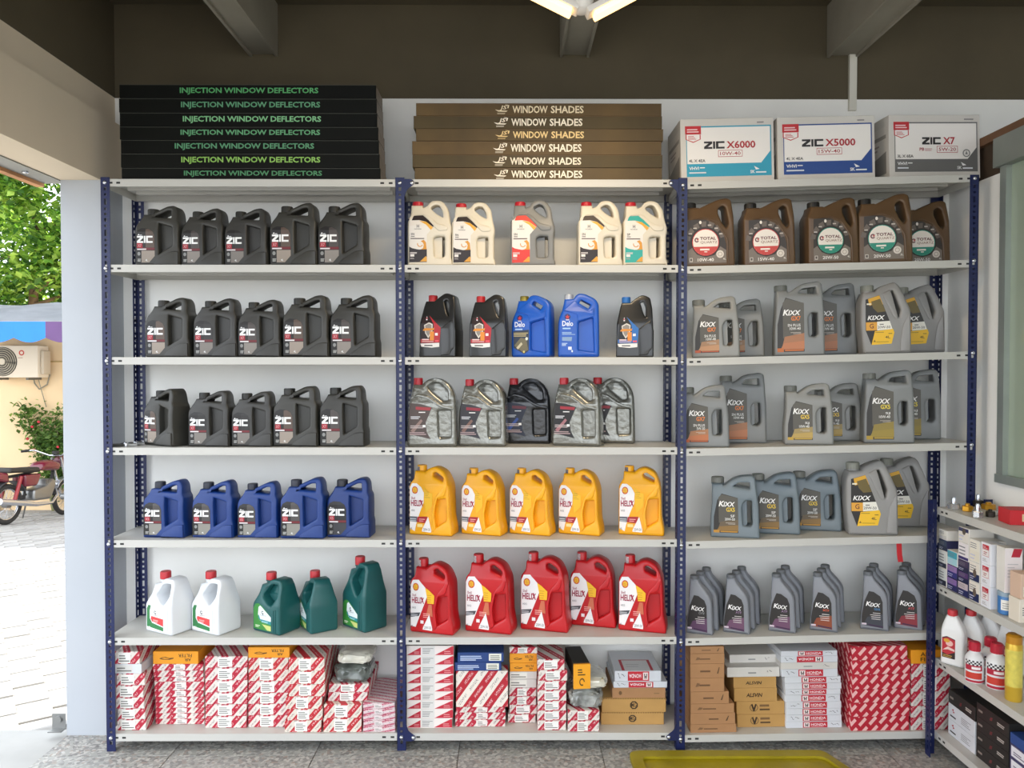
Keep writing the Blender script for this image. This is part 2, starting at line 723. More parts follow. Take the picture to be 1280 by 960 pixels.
# ================================================================== RACK
ROW_L = [224, 331, 446.5, 559.5, 675, 797, 917]
ROW_R0 = [227, 332.8, 447.8, 561, 676.8, 798, 919]
ROW_R1 = [218.5, 325, 439.5, 553.6, 668.5, 790, 913.5]
ZS = [at(400, y, YF).z for y in ROW_L]
ZR0 = [at(862, y, YF).z for y in ROW_R0]
ZR1 = [at(1205, y, YF).z for y in ROW_R1]
XR0, XR1 = at(862, 500, YF).x, at(1205, 500, YF).x
POST_X = [at(128.5, 450, YF).x, at(495, 450, YF).x, at(847, 450, YF).x, at(1209.5, 450, YF).x]
PW = 0.038
DEP = 0.30
BAY = [(POST_X[0] + 0.003, POST_X[1] + PW / 2 - 0.001), (POST_X[1] + PW / 2 + 0.001, POST_X[2] + PW / 2 - 0.001), (POST_X[2] + PW / 2 + 0.001, POST_X[3] + PW - 0.003)]


def shelf_z(bay, row, x):
    if bay < 2:
        return ZS[row]
    t = (x - XR0) / (XR1 - XR0)
    return ZR0[row] + (ZR1[row] - ZR0[row]) * t


def shelf_tilt(bay, row):
    return 0.0 if bay < 2 else math.atan2(ZR1[row] - ZR0[row], XR1 - XR0)


M_NAVY = mat('121d4c', 0.4, 0.0, var=0.1, scale=14)
M_SHELF = mat('c4c2bb', 0.42, var=0.02, scale=4)
M_SLOT_SHADE = mat('2a2a28', 0.7)


def post_mesh(h, sy, sx=1):
    """slotted angle: flange in XZ (x 0..PW) and flange in YZ going sy along y"""
    bm = bmesh.new()
    t = 0.0022
    pat = [(0.011, 0.015), (0.010, 0.010), (0.010, 0.010), (0.0105, 0.026), (0.010, 0.010)]
    gap = 0.012
    holes = []
    z = 0.03
    i = 0
    while z < h - 0.03:
        wd, hh = pat[i % 5]
        holes.append((z, z + hh, wd))
        z += hh + gap
        i += 1
    for fl in (0, 1):
        def B(a0, a1, z0, z1):
            if fl == 0:
                box(bm, a0, a1, 0, t * sy, z0, z1)
            else:
                xa = 0 if sx > 0 else PW - t
                box(bm, xa, xa + t, a0 * sy, a1 * sy, z0, z1)
        m = 0.0055
        B(0, PW / 2 - m, 0, h)
        B(PW / 2 + m, PW, 0, h)
        zp = 0
        for z0, z1, wd in holes:
            B(PW / 2 - m, PW / 2 + m, zp, z0)
            if wd < 2 * m:
                B(PW / 2 - m, PW / 2 - wd / 2, z0, z1)
                B(PW / 2 + wd / 2, PW / 2 + m, z0, z1)
            zp = z1
        B(PW / 2 - m, PW / 2 + m, zp, h)
    return bm_mesh(bm, 'post', M_NAVY)


def shelf_mesh(L, D, stiff=True):
    """pressed steel tray, origin at front-left top edge"""
    bm = bmesh.new()
    t, lp, rt = 0.0015, 0.031, 0.014
    box(bm, 0, L, 0, D, -t, 0)
    box(bm, 0, L, 0, t, -lp, -t)
    box(bm, 0, L, t, rt, -lp, -lp + t)
    box(bm, 0, L, D - t, D, -lp, -t)
    box(bm, 0, L, D - rt, D - t, -lp, -lp + t)
    box(bm, 0, t, t, D - t, -lp, -t)
    box(bm, L - t, L, t, D - t, -lp, -t)
    if stiff:
        box(bm, 0.05, L - 0.06, D * 0.40, D * 0.40 + 0.02, -0.02, -t)
        box(bm, 0.05, L - 0.06, D * 0.66, D * 0.66 + 0.02, -0.02, -t)
    for xs in (0.030, 0.062, L - 0.046, L - 0.082):
        if xs < 0.05 or xs > L / 2 or True:
            box(bm, xs, xs + 0.016, -0.0004, 0.0, -0.020, -0.012, 1)  # flush dark patch painted for the shade in a slot hole
    return bm_mesh(bm, 'shelf', [M_SHELF, M_SLOT_SHADE])


rack = empty('shelving_rack', (0, YF, 0))
tag(rack, 'long blue-post steel shelving rack with white shelves, three bays wide, full of oil', 'shelving')
HP = at(500, 222, YF).z
fpost = post_mesh(HP, 1, 1)
fpost_r = post_mesh(HP, 1, -1)
bpost = post_mesh(HP, -1, 1)
bpost_r = post_mesh(HP, -1, -1)
bsm = bmesh.new()
lathe(bsm, [(0.0085, 0), (0.0085, -0.003), (0.006, -0.006), (0.002, -0.007)], n=8, axis='Y')
pbolt = bm_mesh(bsm, 'bolt', M_CHROME, 40)
for i, x in enumerate(POST_X):
    pf = mesh_obj('post', fpost if i < 3 else fpost_r, rack)
    pf.location = (x, -0.003, 0)
    pf.scale.z = 1.006 if i == 3 else 1.0
    pb = mesh_obj('post', bpost if i < 3 else bpost_r, rack)
    pb.location = (x, DEP + 0.003, 0)
    for r in range(7):
        z = (ZS[r] if i < 2 else (ZR0[r] if i == 2 else ZR1[r])) - 0.016
        o = mesh_obj('bolt', pbolt, pf)
        o.location = (PW / 2, 0, min(z, HP - 0.015))
SHELF_TH = 0.0
for b, (x0, x1) in enumerate(BAY):
    sm = shelf_mesh(x1 - x0, DEP)
    for r in range(7):
        o = mesh_obj('shelf', sm, rack)
        o.location = (x0, 0, shelf_z(b, r, x0))
        o.rotation_euler = (0, -shelf_tilt(b, r), 0)
# corner gussets of the middle bay
for (x, s) in ((POST_X[1] + PW, 1), (POST_X[2], -1)):
    for r, up in ((0, -1), (6, 1)):
        bm = bmesh.new()
        z = ZS[r] - 0.016
        pts = rpoly([(0, -0.016 * up), (0.035, -0.016 * up, 0.01), (0.045, 0.002 * up, 0.012), (0.030, 0.014 * up, 0.01), (0.010, 0.030 * up, 0.01), (0, 0.060 * up)], 3)
        prism(bm, [(p.x * s, p.y + z) for p in pts], [], -0.0055, -0.0032, 0.0004, 1)
        g = mesh_obj('gusset', bm_mesh(bm, 'gusset', M_NAVY), rack)
        g.location.x = x
        o = mesh_obj('bolt', pbolt, g)
        o.location = (0.032 * s, -0.0055, z)

# second rack along the partition, seen from its end
S_X0, S_X1, S_Y0, S_Y1 = at(1171, 700, 3.23).x, XP - 0.01, 1.95, 3.235
SZ = [at(1171, y, 3.22).z for y in (634, 731, 823, 915)]
side = empty('shelving_rack', (S_X0, S_Y1, 0))
tag(side, 'low side rack with white shelves of small boxes and bottles at right', 'shelving')
spost = post_mesh(SZ[0] + 0.03, -1, 1)
spost2 = post_mesh(SZ[0] + 0.03, 1, 1)
for (x, y, me) in ((-PW, 0, spost), (S_X1 - S_X0 - PW, 0, spost), (-PW, S_Y0 - S_Y1, spost2), (S_X1 - S_X0 - PW, S_Y0 - S_Y1, spost2)):
    o = mesh_obj('post', me, side)
    o.location = (x, y, 0)
    if y == 0 and x < 0:
        for z in SZ:
            q = mesh_obj('bolt', pbolt, o)
            q.location = (PW / 2, -0.0022, z - 0.016)
sm = shelf_mesh(S_Y1 - S_Y0 - 0.006, S_X1 - S_X0, False)
for z in SZ:
    o = mesh_obj('shelf', sm, side)
    o.location = (0, -0.003, z)
    o.rotation_euler = (0, 0, -PI / 2)
# ================================================================== JUGS
class Frame:
    def __init__(s, u0, v0, sc, xs=1.0):
        s.u0, s.v0, s.sc, s.xs = u0, v0, sc, xs

    def __call__(s, u, v):
        return ((u - s.u0) / s.sc * s.xs, (s.v0 - v) / s.sc)

    def pts(s, l):
        out = []
        for p in l:
            x, z = s(p[0], p[1])
            out.append((x, z, p[2] / s.sc) if len(p) > 2 else (x, z))
        return out


KIND = {}


def make_jug(key, fr, outline, holes, depth, cap, body_m, cap_m, art=None, plates=(), reliefs=(), bev=0.010, taper=None, neck_r=0.85, cap_ridge=0.06, seal=None, grooves=None):
    bm = bmesh.new()
    ol = rpoly(fr.pts(outline))
    hl = [rpoly(fr.pts(h), 3) for h in holes]
    prism(bm, ol, hl, -depth / 2, depth / 2, bev)
    for pl, frac in plates:
        prism(bm, rpoly(fr.pts(pl), 3), [], -depth / 2 * frac, depth / 2 * frac, 0.001, 1)
    for pl, h in reliefs:
        p2 = rpoly(fr.pts(pl), 3)
        prism(bm, p2, [], -depth / 2 - h, -depth / 2 + 0.004, min(0.004, h), 2, back_bev=0)
    cu, vt, vb, ru = cap
    cx, zt = fr(cu, vt)
    zb = fr(cu, vb)[1]
    R = ru / fr.sc
    if taper:
        z0, z1, tk = taper
        bmesh.ops.bisect_plane(bm, geom=bm.verts[:] + bm.edges[:] + bm.faces[:], plane_co=(0, 0, z0), plane_no=(0, 0, 1))
        ys = lambda z: 1.0 if z <= z0 else max(tk, 1 - (1 - tk) * (z - z0) / (z1 - z0))
        for v in bm.verts:
            v.co.y *= ys(v.co.z)
    else:
        ys = lambda z: 1.0
    lathe(bm, [(R * neck_r, zb - 0.035), (R * neck_r, zb + 0.004)], (cx, 0, 0), 18)
    lathe(bm, [(R * 1.0, zb - 0.006), (R * 1.0, zb - 0.001)], (cx, 0, 0), 18)
    parts = [('body', bm_mesh(bm, 'body', body_m, 38))]
    bm = bmesh.new()
    lathe(bm, [(R, zb), (R, zt - 0.004), (R * 0.9, zt), (R * 0.6, zt)], (cx, 0, 0), 36, ridge=cap_ridge, ridge_to=1)
    parts.append(('cap', bm_mesh(bm, 'cap', cap_m, 30)))
    if seal:
        bm = bmesh.new()
        n = 8
        r2 = R * 1.02
        a0, a1 = math.radians(seal[0]), math.radians(seal[1])
        vs = [[bm.verts.new((cx + r2 * math.cos(a0 + (a1 - a0) * k / n), r2 * math.sin(a0 + (a1 - a0) * k / n), z)) for k in range(n + 1)] for z in (zb - 0.012, zt - 0.006)]
        for k in range(n):
            bm.faces.new((vs[0][k], vs[0][k + 1], vs[1][k + 1], vs[1][k]))
        parts.append(('seal_sticker', bm_mesh(bm, 'seal_sticker', mat(seal[2], 0.4, var=0.4, scale=120))))
    if art:
        A = Art(fr)
        art(A)
        cut = [taper[0]] if taper else None
        me = A.mesh('label', lambda x, z, l: Vector((x, -depth / 2 * ys(z) - 0.0004 - l, z)), cut)
        parts.append(('label', me))
    xs = [p[0] for p in ol]
    KIND[key] = dict(parts=parts, w=max(xs) - min(xs), cx=(max(xs) + min(xs)) / 2, d=depth, h=max(zt, max(p[1] for p in ol)))


def put(key, name, loc, rot, sc, label, cat, group, tilt=0.0):
    k = KIND[key]
    r = empty(name, loc, (0, 0, 0), sc)
    r.rotation_euler = (Matrix.Rotation(-tilt, 3, 'Y') @ Matrix.Rotation(math.radians(rot), 3, 'Z')).to_euler()
    tag(r, label, cat, group)
    for n, me in k['parts']:
        o = mesh_obj(n, me, r)
    return r


def bb_half(k, rot, sc):
    a = math.radians(abs(rot))
    return (k['w'] * math.cos(a) + k['d'] * math.sin(a)) / 2 * sc, (k['d'] * math.cos(a) + k['w'] * math.sin(a)) / 2 * sc


BAYN = ['left', 'middle', 'right']
ROWN = {1: 'top', 2: 'second', 3: 'third', 4: 'fourth', 5: 'lowest'}


def jug_row(bay, row, items, group):
    """items: (kind, px centre, scale, rot, set-back of the nearest corner, description)"""
    for i, (key, px, sc, rot, front, desc) in enumerate(items):
        k = KIND[key]
        hx, hy = bb_half(k, rot, sc)
        yc = YF + front + hy
        ref = yc - hy * 0.5
        x = at(px, 500, ref).x
        z = shelf_z(bay, row, x)
        rr = math.radians(rot)
        ox = k['cx'] * sc
        loc = (x - ox * math.cos(rr), yc - ox * math.sin(rr), shelf_z(bay, row, x - ox * math.cos(rr)) + 0.0003)
        put(key, 'oil_jug', loc, rot, sc, f'{desc}, {ORD[i]}, {ROWN[row]} jug row, {BAYN[bay]} bay', 'oil jug', group, shelf_tilt(bay, row))


# ---- charcoal / blue jug with slanted handle
def zic_letters(A, x0, y0, x1, y1, col):
    w = x1 - x0
    def P(pts, a, b):
        A.poly([(a + (b - a) * x, y0 + (y1 - y0) * y) for x, y in pts], col, d=0)
    P([(0, 1), (1, 1), (1, .72), (.45, .25), (1, .25), (1, 0), (0, 0), (0, .28), (.55, .75), (0, .75)], x0, x0 + w * .40)
    P([(0, 0), (1, 0), (1, 1), (0, 1)], x0 + w * .44, x0 + w * .54)
    P([(1, 1), (0, 1), (0, 0), (1, 0), (1, .25), (.28, .25), (.28, .75), (1, .75)], x0 + w * .58, x1)
    A.lv += 1


def zic_art(warm, lower, code):
    def f(A):
        A.poly([(72, 480), (98, 425), (150, 398), (240, 405), (300, 440), (325, 500), (325, 760), (250, 845), (72, 850)], '1d1b1a')
        A.poly([(150, 690), (325, 690), (325, 760), (252, 842), (150, 842)], lower)
        A.poly([(205, 415), (240, 408), (298, 442), (322, 500), (322, 650), (205, 650)], warm)
        A.poly([(90, 592), (165, 592), (165, 656), (90, 656)], 'a01f2e')
        A.poly([(165, 652), (325, 652), (325, 682), (165, 682)], '6e1f26')
        A.text(code, 102, 642, 150, 606, 'd8a0a0', 0.01)
        zic_letters(A, 93, 590, 300, 500, 'f2f2f0')
        A.poly([(100, 492), (118, 472), (128, 492)], 'e8e8e8')
        A.rect(130, 494, 160, 486, 'd8d8d8')
        A.rect(95, 680, 215, 664, 'e4dede')
        A.disc(118, 730, 20, 24, '8c8c8a')
        A.bars(100, 830, 150, 790, 3, 'b8b8b4')
        A.text('4L', 205, 825, 235, 800, 'f0f0f0', 0.01)
    return f


ZF = Frame(347, 885, 2845)
Z_OUT = [(60, 885, 18), (60, 375, 45), (140, 262, 25), (160, 215), (296, 215), (300, 188, 12), (470, 104, 45), (565, 98, 50), (602, 165, 30), (607, 285, 14), (632, 335, 20), (632, 640, 14), (646, 700, 20), (646, 885, 20)]
Z_H1 = [(292, 246, 6), (470, 166, 18), (520, 164, 14), (526, 264, 12), (400, 256, 20)]
Z_H2 = [(362, 330, 12), (546, 386, 18), (546, 620, 25), (372, 728, 12)]
Z_REL = [[(310, 872, 8), (345, 820, 20), (530, 700, 50), (636, 700, 12), (638, 876, 8)], [(75, 395, 10), (205, 300, 20), (350, 312, 12), (366, 728, 10), (262, 855, 12), (74, 866, 6)]]
for key, body, cap, args in (('zic_black', '393833', '2b2a26', ('5a4a40', '9a8e82', 'X7')), ('zic_black2', '353430', '2a2a26', ('4a4340', '8a837c', 'X7')), ('zic_dark', '373633', '262623', ('2a2827', '7d7771', 'X7')),
                             ('zic_blue', '0f3579', '2c2f3c', ('4a4644', '8b8880', 'X5')), ('zic_blue2', '0d3072', '33333a', ('222224', '3a3a3e', 'X5'))):
    make_jug(key, ZF, Z_OUT, [Z_H1, Z_H2], 0.118, (228, 130, 214, 73), mat(body, 0.42, var=0.04, scale=20), mat(cap, 0.5), zic_art(*args), plates=[(Z_H2, 0.42)],
             reliefs=[(Z_REL[0], 0.007)], taper=(0.155, 0.29, 0.62), bev=0.010)
CH = 'charcoal oil jug with white-lettered dark label'
g = 'charcoal oil jugs in the left bay'
jug_row(0, 1, [('zic_black', 202, .94, -3, .030, CH), ('zic_black2', 257.5, .90, -4, .030, CH), ('zic_dark', 311.5, .90, -3, .030, CH), ('zic_black', 370.3, .99, -3, .030, CH), ('zic_black2', 429.7, .99, -3, .03, CH)], g)
jug_row(0, 2, [('zic_black', 213.5, .93, -4, .030, CH), ('zic_dark', 272.6, .92, -3, .03, CH), ('zic_black2', 327, .90, -3, .03, CH), ('zic_black', 385, .97, -3, .03, CH), ('zic_black2', 444, .97, -3, .03, CH)], g)
jug_row(0, 3, [('zic_black', 204, .90, -28, .030, CH), ('zic_dark', 263.5, .87, -3, .03, CH), ('zic_dark', 317, .86, -3, .03, CH), ('zic_black', 371.4, .94, -3, .03, CH), ('zic_black2', 429.6, .95, -3, .03, CH)], g)
BL = 'royal blue oil jug with white-lettered dark label'
jug_row(0, 4, [('zic_blue', 206.7, .89, -4, .035, BL), ('zic_blue', 267.6, .88, -4, .035, BL), ('zic_blue', 323.4, .86, -3, .035, BL), ('zic_blue', 379.4, .93, -3, .018, BL), ('zic_blue2', 437.2, .92, -4, .035, BL)], 'royal blue oil jugs in the left bay')


# ---- white / grey jug with arched handle and wave label
def honda_art(c1, c2):
    def f(A):
        A.poly([(82, 342), (128, 286), (250, 280), (386, 402), (380, 432), (302, 520), (300, 862), (82, 866)], 'e0dbd4')
        A.poly([(112, 346), (134, 286), (250, 280), (386, 402), (380, 432), (290, 362), (205, 342)], c1)
        A.poly([(205, 350), (290, 362), (378, 434), (350, 468), (292, 402)], 'dca43a')
        A.poly([(82, 672), (120, 692), (200, 708), (300, 704), (300, 862), (82, 866)], c1)
        A.poly([(225, 604), (262, 588), (290, 620), (298, 704), (222, 708), (255, 690), (262, 648), (250, 622)], 'cf8f2c')
        A.poly([(215, 856), (286, 790), (300, 800), (300, 856)], 'd49a35')
        A.ring(216, 640, 26, 36, 'cf8f2c', 20, 200)
        A.rect(176, 440, 182, 398, '5a5a5a', 0)
        A.rect(200, 440, 206, 398, '5a5a5a', 0)
        A.rect(176, 424, 206, 416, '5a5a5a')
        A.text('HONDA', 146, 462, 234, 448, '5a5a5a', 0.01)
        A.text(c2, 104, 532, 146, 504, '3a3a3a', 0.01)
        A.rect(104, 552, 150, 543, '6a6a6a')
        A.bars(100, 578, 276, 558, 1, '5a4a48')
        A.bars(92, 760, 232, 736, 2, 'd8d0d0')
        A.rect(95, 796, 145, 766, 'e0dcd8')
        A.bars(92, 826, 160, 806, 2, 'a8a0a0')
    return f


HF = Frame(335, 908, 2755)
H_OUT = [(60, 908, 20), (62, 352, 20), (92, 318, 20), (102, 150), (242, 150), (242, 182, 10), (296, 160, 20), (340, 98, 50), (410, 82, 50), (490, 96, 50), (560, 190, 40), (582, 340, 30), (606, 430, 20), (606, 490, 20), (596, 530, 20), (598, 820, 20), (614, 850, 15), (614, 908, 20)]
H_H1 = [(350, 165, 20), (410, 134, 30), (458, 152, 30), (498, 240, 30), (500, 308, 16), (420, 262, 30), (345, 196, 20)]
H_H2 = [(378, 560, 30), (430, 538, 20), (522, 545, 15), (522, 780, 20), (500, 802, 15), (392, 802, 25)]
for key, body, c1, c2, capc in (('arch_white', 'd8cfbc', '241a1c', 'SN', 'b81c2c'), ('arch_teal', 'd8cfbc', '2ba39a', 'SP', 'b81c2c'), ('arch_grey', '7c7c7a', 'd2352c', 'SN', 'b81c2c')):
    make_jug(key, HF, H_OUT, [H_H1, H_H2], 0.115, (173, 96, 150, 68), mat(body, 0.4, var=0.02, scale=10), mat(capc, 0.4), honda_art(c1, c2), plates=[([(372, 556), (484, 540), (484, 800), (384, 806)], 0.5)],
             reliefs=[([(90, 330, 10), (150, 262, 20), (300, 262, 30), (420, 380, 30), (560, 420, 40), (560, 470, 30), (440, 480, 40), (390, 420, 10), (255, 272, 10), (130, 278, 8)], 0.005)], taper=(0.18, 0.30, 0.5), bev=0.010)
W1, W2, W3 = 'white oil jug with black label', 'white oil jug with teal label', 'grey oil jug with red label'
jug_row(1, 1, [('arch_white', 538.5, .95, 0, .030, W1), ('arch_white', 592.5, .93, 0, .035, W1), ('arch_grey', 666.8, .96, -4, .03, W3), ('arch_white', 749.5, .95, 0, .03, W1), ('arch_teal', 805, .95, 0, .035, W2)], 'arched handle jugs with red caps')


# ---- brown jug with round badge
def quartz_art(rim, sae, num):
    def f(A):
        A.poly([(166, 322), (260, 312), (350, 316), (450, 372), (530, 470), (562, 575), (562, 772), (160, 772)], '3a322c')
        A.poly([(160, 640), (205, 610), (250, 680), (345, 712), (440, 690), (500, 600), (562, 640), (562, 772), (160, 772)], '7c7166')
        for a in range(15, 170, 24):
            c, s_ = math.cos(math.radians(a)), math.sin(math.radians(a))
            c2, s2 = math.cos(math.radians(a + 16)), math.sin(math.radians(a + 16))
            A.poly([(345 + 165 * c, 555 - 165 * s_), (345 + 215 * c, 555 - 222 * s_), (345 + 215 * c2, 555 - 222 * s2), (345 + 165 * c2, 555 - 165 * s2)], '6a5f56', 0)
        A.lv += 1
        for a in (28, 52, 76, 126, 150):
            c, s_ = math.cos(math.radians(a)), math.sin(math.radians(a))
            A.rect(345 + 185 * c - 18, 555 - 185 * s_ + 6, 345 + 185 * c + 18, 555 - 185 * s_ - 6, 'c9bfb4', 0)
        A.disc(293, 345, 13, 18, 'efe6da')
        A.disc(345, 555, 152, 152, '221a16')
        A.disc(345, 555, 142, 142, rim)
        A.disc(345, 555, 134, 134, 'f0e6da')
        A.disc(345, 555, 134, 134, rim, 20, 160)
        A.rect(285, 640, 385, 622, 'f0e6da', 0)
        A.rect(330, 660, 362, 650, 'f0e6da')
        A.ring(252, 530, 12, 25, '7a4a52', 30, 330)
        A.disc(262, 526, 9, 9, 'c0443a')
        A.text('TOTAL', 286, 530, 455, 498, '6a3434', 0.03)
        A.text('QUARTZ', 290, 572, 470, 542, '8a6248', 0.004)
        A.text(sae, 258, 756, 428, 722, 'f4efe8', 0.012)
        A.disc(495, 682, 40, 40, 'e0d6ca')
        A.ring(495, 682, 18, 24, 'a89a8c')
        A.text(num, 525, 742, 555, 722, 'e8e0d4', 0.01)
        A.rect(172, 760, 204, 718, 'd8cfc4')
        A.rect(178, 752, 198, 724, '5a5048')
    return f


QF = Frame(384, 808, 2449)
Q_OUT = [(110, 808, 22), (112, 290, 30), (150, 222, 20), (156, 180), (286, 180), (300, 186, 10), (420, 130, 50), (520, 90, 40), (600, 84, 20), (638, 104, 20), (650, 260, 30), (658, 808, 22)]
Q_H = [(496, 190, 25), (545, 163, 20), (576, 182, 15), (597, 370, 18), (570, 408, 15), (522, 345, 20), (490, 250, 20)]
for key, rim, sae, num in (('quartz_red', 'c8423a', '10W-40', '4L'), ('quartz_red2', 'c8423a', '15W-40', '3L'), ('quartz_green', '2f8f78', '20W-50', '4L'), ('quartz_green2', '2f8f78', '20W-50', '3L')):
    make_jug(key, QF, Q_OUT, [Q_H], 0.115, (220, 118, 182, 65), mat('5f472e', 0.4, var=0.05, scale=12), mat('23211e', 0.5), quartz_art(rim, sae, num), taper=(0.20, 0.30, 0.6), bev=0.009,
             reliefs=[([(200, 300, 10), (350, 304, 20), (460, 360, 20), (560, 520, 20), (575, 790, 10), (590, 790, 10), (585, 520, 20), (480, 350, 20), (350, 286, 20)], 0.004)])
B1, B2 = 'brown oil jug with red-rimmed round badge', 'brown oil jug with green-rimmed round badge'
jug_row(2, 1, [('quartz_red', 884, .99, 0, .02, B1), ('quartz_red2', 959.8, .98, -3, .03, B1), ('quartz_green', 1038, .97, 0, .03, B2), ('quartz_green2', 1104.5, 1.0, -6, .012, B2), ('quartz_green', 1152, .99, -2, .17, B2)], 'brown oil jugs with round badges')


# ---- black jug with shield label
def havoline_art(blue):
    def f(A):
        c = '2468b0' if blue else 'b0202a'
        A.poly([(160, 385), (250, 360), (404, 515), (388, 700), (136, 706), (150, 545)], '241010' if not blue else '101418')
        A.poly([(250, 362), (404, 515), (390, 698), (318, 700), (312, 470)], c)
        A.rect(140, 700, 386, 655, c)
        A.poly([(186, 480), (250, 446), (300, 470), (296, 560), (240, 645), (200, 580)], 'd4cdc4')
        A.poly([(200, 488), (250, 462), (286, 480), (282, 555), (240, 620), (212, 575)], '8d857c')
        A.poly([(166, 548), (190, 518), (300, 520), (322, 512), (316, 545), (186, 552)], 'd88a2a')
        A.rect(262, 672, 316, 560, 'e08a2e')
        A.rect(330, 612, 366, 580, 'f0ecec')
        A.rect(160, 668, 250, 652, 'e8c8c4')
        A.rect(158, 690, 310, 680, 'd8b0ac')
        A.poly([(136, 710), (386, 702), (386, 752), (290, 762), (150, 748)], 'e6e2de')
        A.bars(190, 742, 360, 716, 1, '3a3a3a')
        A.poly([(212, 395), (220, 370), (228, 395), (228, 420), (212, 420)], 'e8e8f0')
        A.disc(220, 396, 8, 10, 'c02030')
        A.rect(330, 690, 380, 668, 'e0525a')
    return f


VF = Frame(353, 882, 2826)
V_OUT = [(115, 882, 20), (120, 760, 15), (126, 450, 40), (170, 235, 30), (188, 180), (300, 180), (330, 150, 20), (430, 82, 30), (490, 86, 30), (552, 122, 25), (576, 260, 30), (588, 520, 10), (594, 540, 10), (592, 882, 20)]
V_H = [(424, 180, 18), (466, 158, 20), (496, 235, 20), (496, 375, 10), (468, 330, 10)]
V_REL = [([(405, 520, 8), (560, 400, 20), (575, 520, 10), (575, 770, 20), (540, 800, 12), (520, 850, 10), (405, 860, 6)], 0.004)]
for key, blue, capc in (('shield_red', False, 'b52226'), ('shield_blue', True, '2a6cb4')):
    make_jug(key, VF, V_OUT, [V_H], 0.12, (246, 98, 178, 57), mat('222222', 0.28, coat=0.25), mat(capc, 0.4), havoline_art(blue), reliefs=V_REL, taper=(0.15, 0.29, 0.5), bev=0.007)
def delo_art(plain):
    def f(A):
        A.disc(460, 255, 26, 26, '1a2a66')
        A.poly([(460, 236), (466, 250), (480, 252), (468, 261), (474, 276), (460, 266), (446, 276), (452, 261), (440, 252), (454, 250)], 'c0323c')
        A.rect(446, 286, 474, 278, 'd8d8e8')
        A.text('Delo', 415, 336, 508, 290, 'eef2fa', 0.014)
        A.rect(418, 362, 486, 350, 'a8c8ee')
        if plain:
            A.bars(414, 410, 540, 384, 3, '9fc0e8')
            A.poly([(414, 430), (500, 430), (495, 466), (414, 462)], '7f9cc0')
            A.bars(412, 506, 470, 478, 3, 'c0d6f0')
            A.rect(466, 540, 496, 514, 'e8eef8')
            A.disc(500, 552, 7, 10, 'dfe8f4')
        else:
            A.poly([(400, 372), (545, 360), (545, 545), (500, 575), (405, 520)], '2a3448')
            A.bars(405, 420, 540, 380, 3, 'b8a878')
            A.poly([(410, 500), (470, 430), (520, 440), (540, 540), (490, 560)], '6f6850')
            A.disc(525, 440, 12, 14, 'e6e8d8')
            A.poly([(430, 520), (475, 470), (488, 488), (446, 535)], 'c8bfa0')
            A.disc(500, 556, 9, 10, 'd8c878')
    return f
DF = Frame(558, 605, 1933)
D_OUT = [(380, 605, 25), (382, 280, 50), (420, 185, 20), (436, 100), (512, 98), (545, 50, 40), (605, 50, 40), (700, 95, 30), (732, 140, 30), (735, 605, 25)]
D_H = [(562, 134, 8), (578, 104, 10), (662, 148, 10), (642, 184, 8)]
D_P = [(558, 302, 8), (680, 264, 10), (692, 560, 10), (558, 540, 8)]
D_RC = [(480, 128, 10), (545, 82, 14), (566, 95, 6), (548, 140, 8), (640, 196, 8), (600, 232, 10), (470, 190, 10)]
for key, pl, capc in (('delo_plain', True, 'b9bcc2'), ('delo_gold', False, '9a8a3a')):
    make_jug(key, DF, D_OUT, [D_H, D_P], 0.115, (475, 53, 100, 40), mat('1856b8', 0.36, var=0.03, scale=10), mat(capc, 0.35, 0.4), delo_art(pl), plates=[(D_P, 0.62)],
             reliefs=[([(420, 200, 10), (520, 110, 10), (545, 128, 8), (560, 160, 8), (648, 206, 8), (690, 180, 8), (692, 250, 8), (556, 292, 8), (548, 300, 6), (540, 230, 20)], 0.004)], taper=(0.17, 0.285, 0.55), bev=0.012)
jug_row(1, 2, [('shield_red', 551, .98, -14, .03, 'black oil jug with red cap'), ('shield_red', 611.5, .96, -6, .03, 'black oil jug with red cap'), ('delo_gold', 667, .94, -16, .03, 'bright blue oil jug with golden cap'),
               ('delo_plain', 723.5, .96, -3, .03, 'bright blue oil jug with silver cap'), ('shield_blue', 794.5, .95, -8, .03, 'black oil jug with blue cap')], 'black and bright blue jugs')


# ---- silver jug in shrink wrap
def wrap_art(base, c2, mid):
    def f(A):
        A.poly([(58, 262), (150, 270), (248, 300), (228, 340), (190, 430), (200, 510), (232, 572), (120, 545), (48, 528), (48, 380)], base)
        A.poly([(105, 292), (238, 300), (228, 325), (105, 318)], c2)
        A.bars(130, 345, 205, 330, 1, 'e6e2e0')
        A.bars(62, 398, 150, 370, 2, 'c8c8cc')
        A.poly([(60, 500), (150, 400), (165, 415), (85, 520)], mid)
        A.bars(58, 478, 190, 448, 2, 'b4a6a4')
        A.bars(52, 535, 200, 505, 2, 'a89090')
        A.rect(165, 470, 190, 450, 'e8e8e6')
    return f


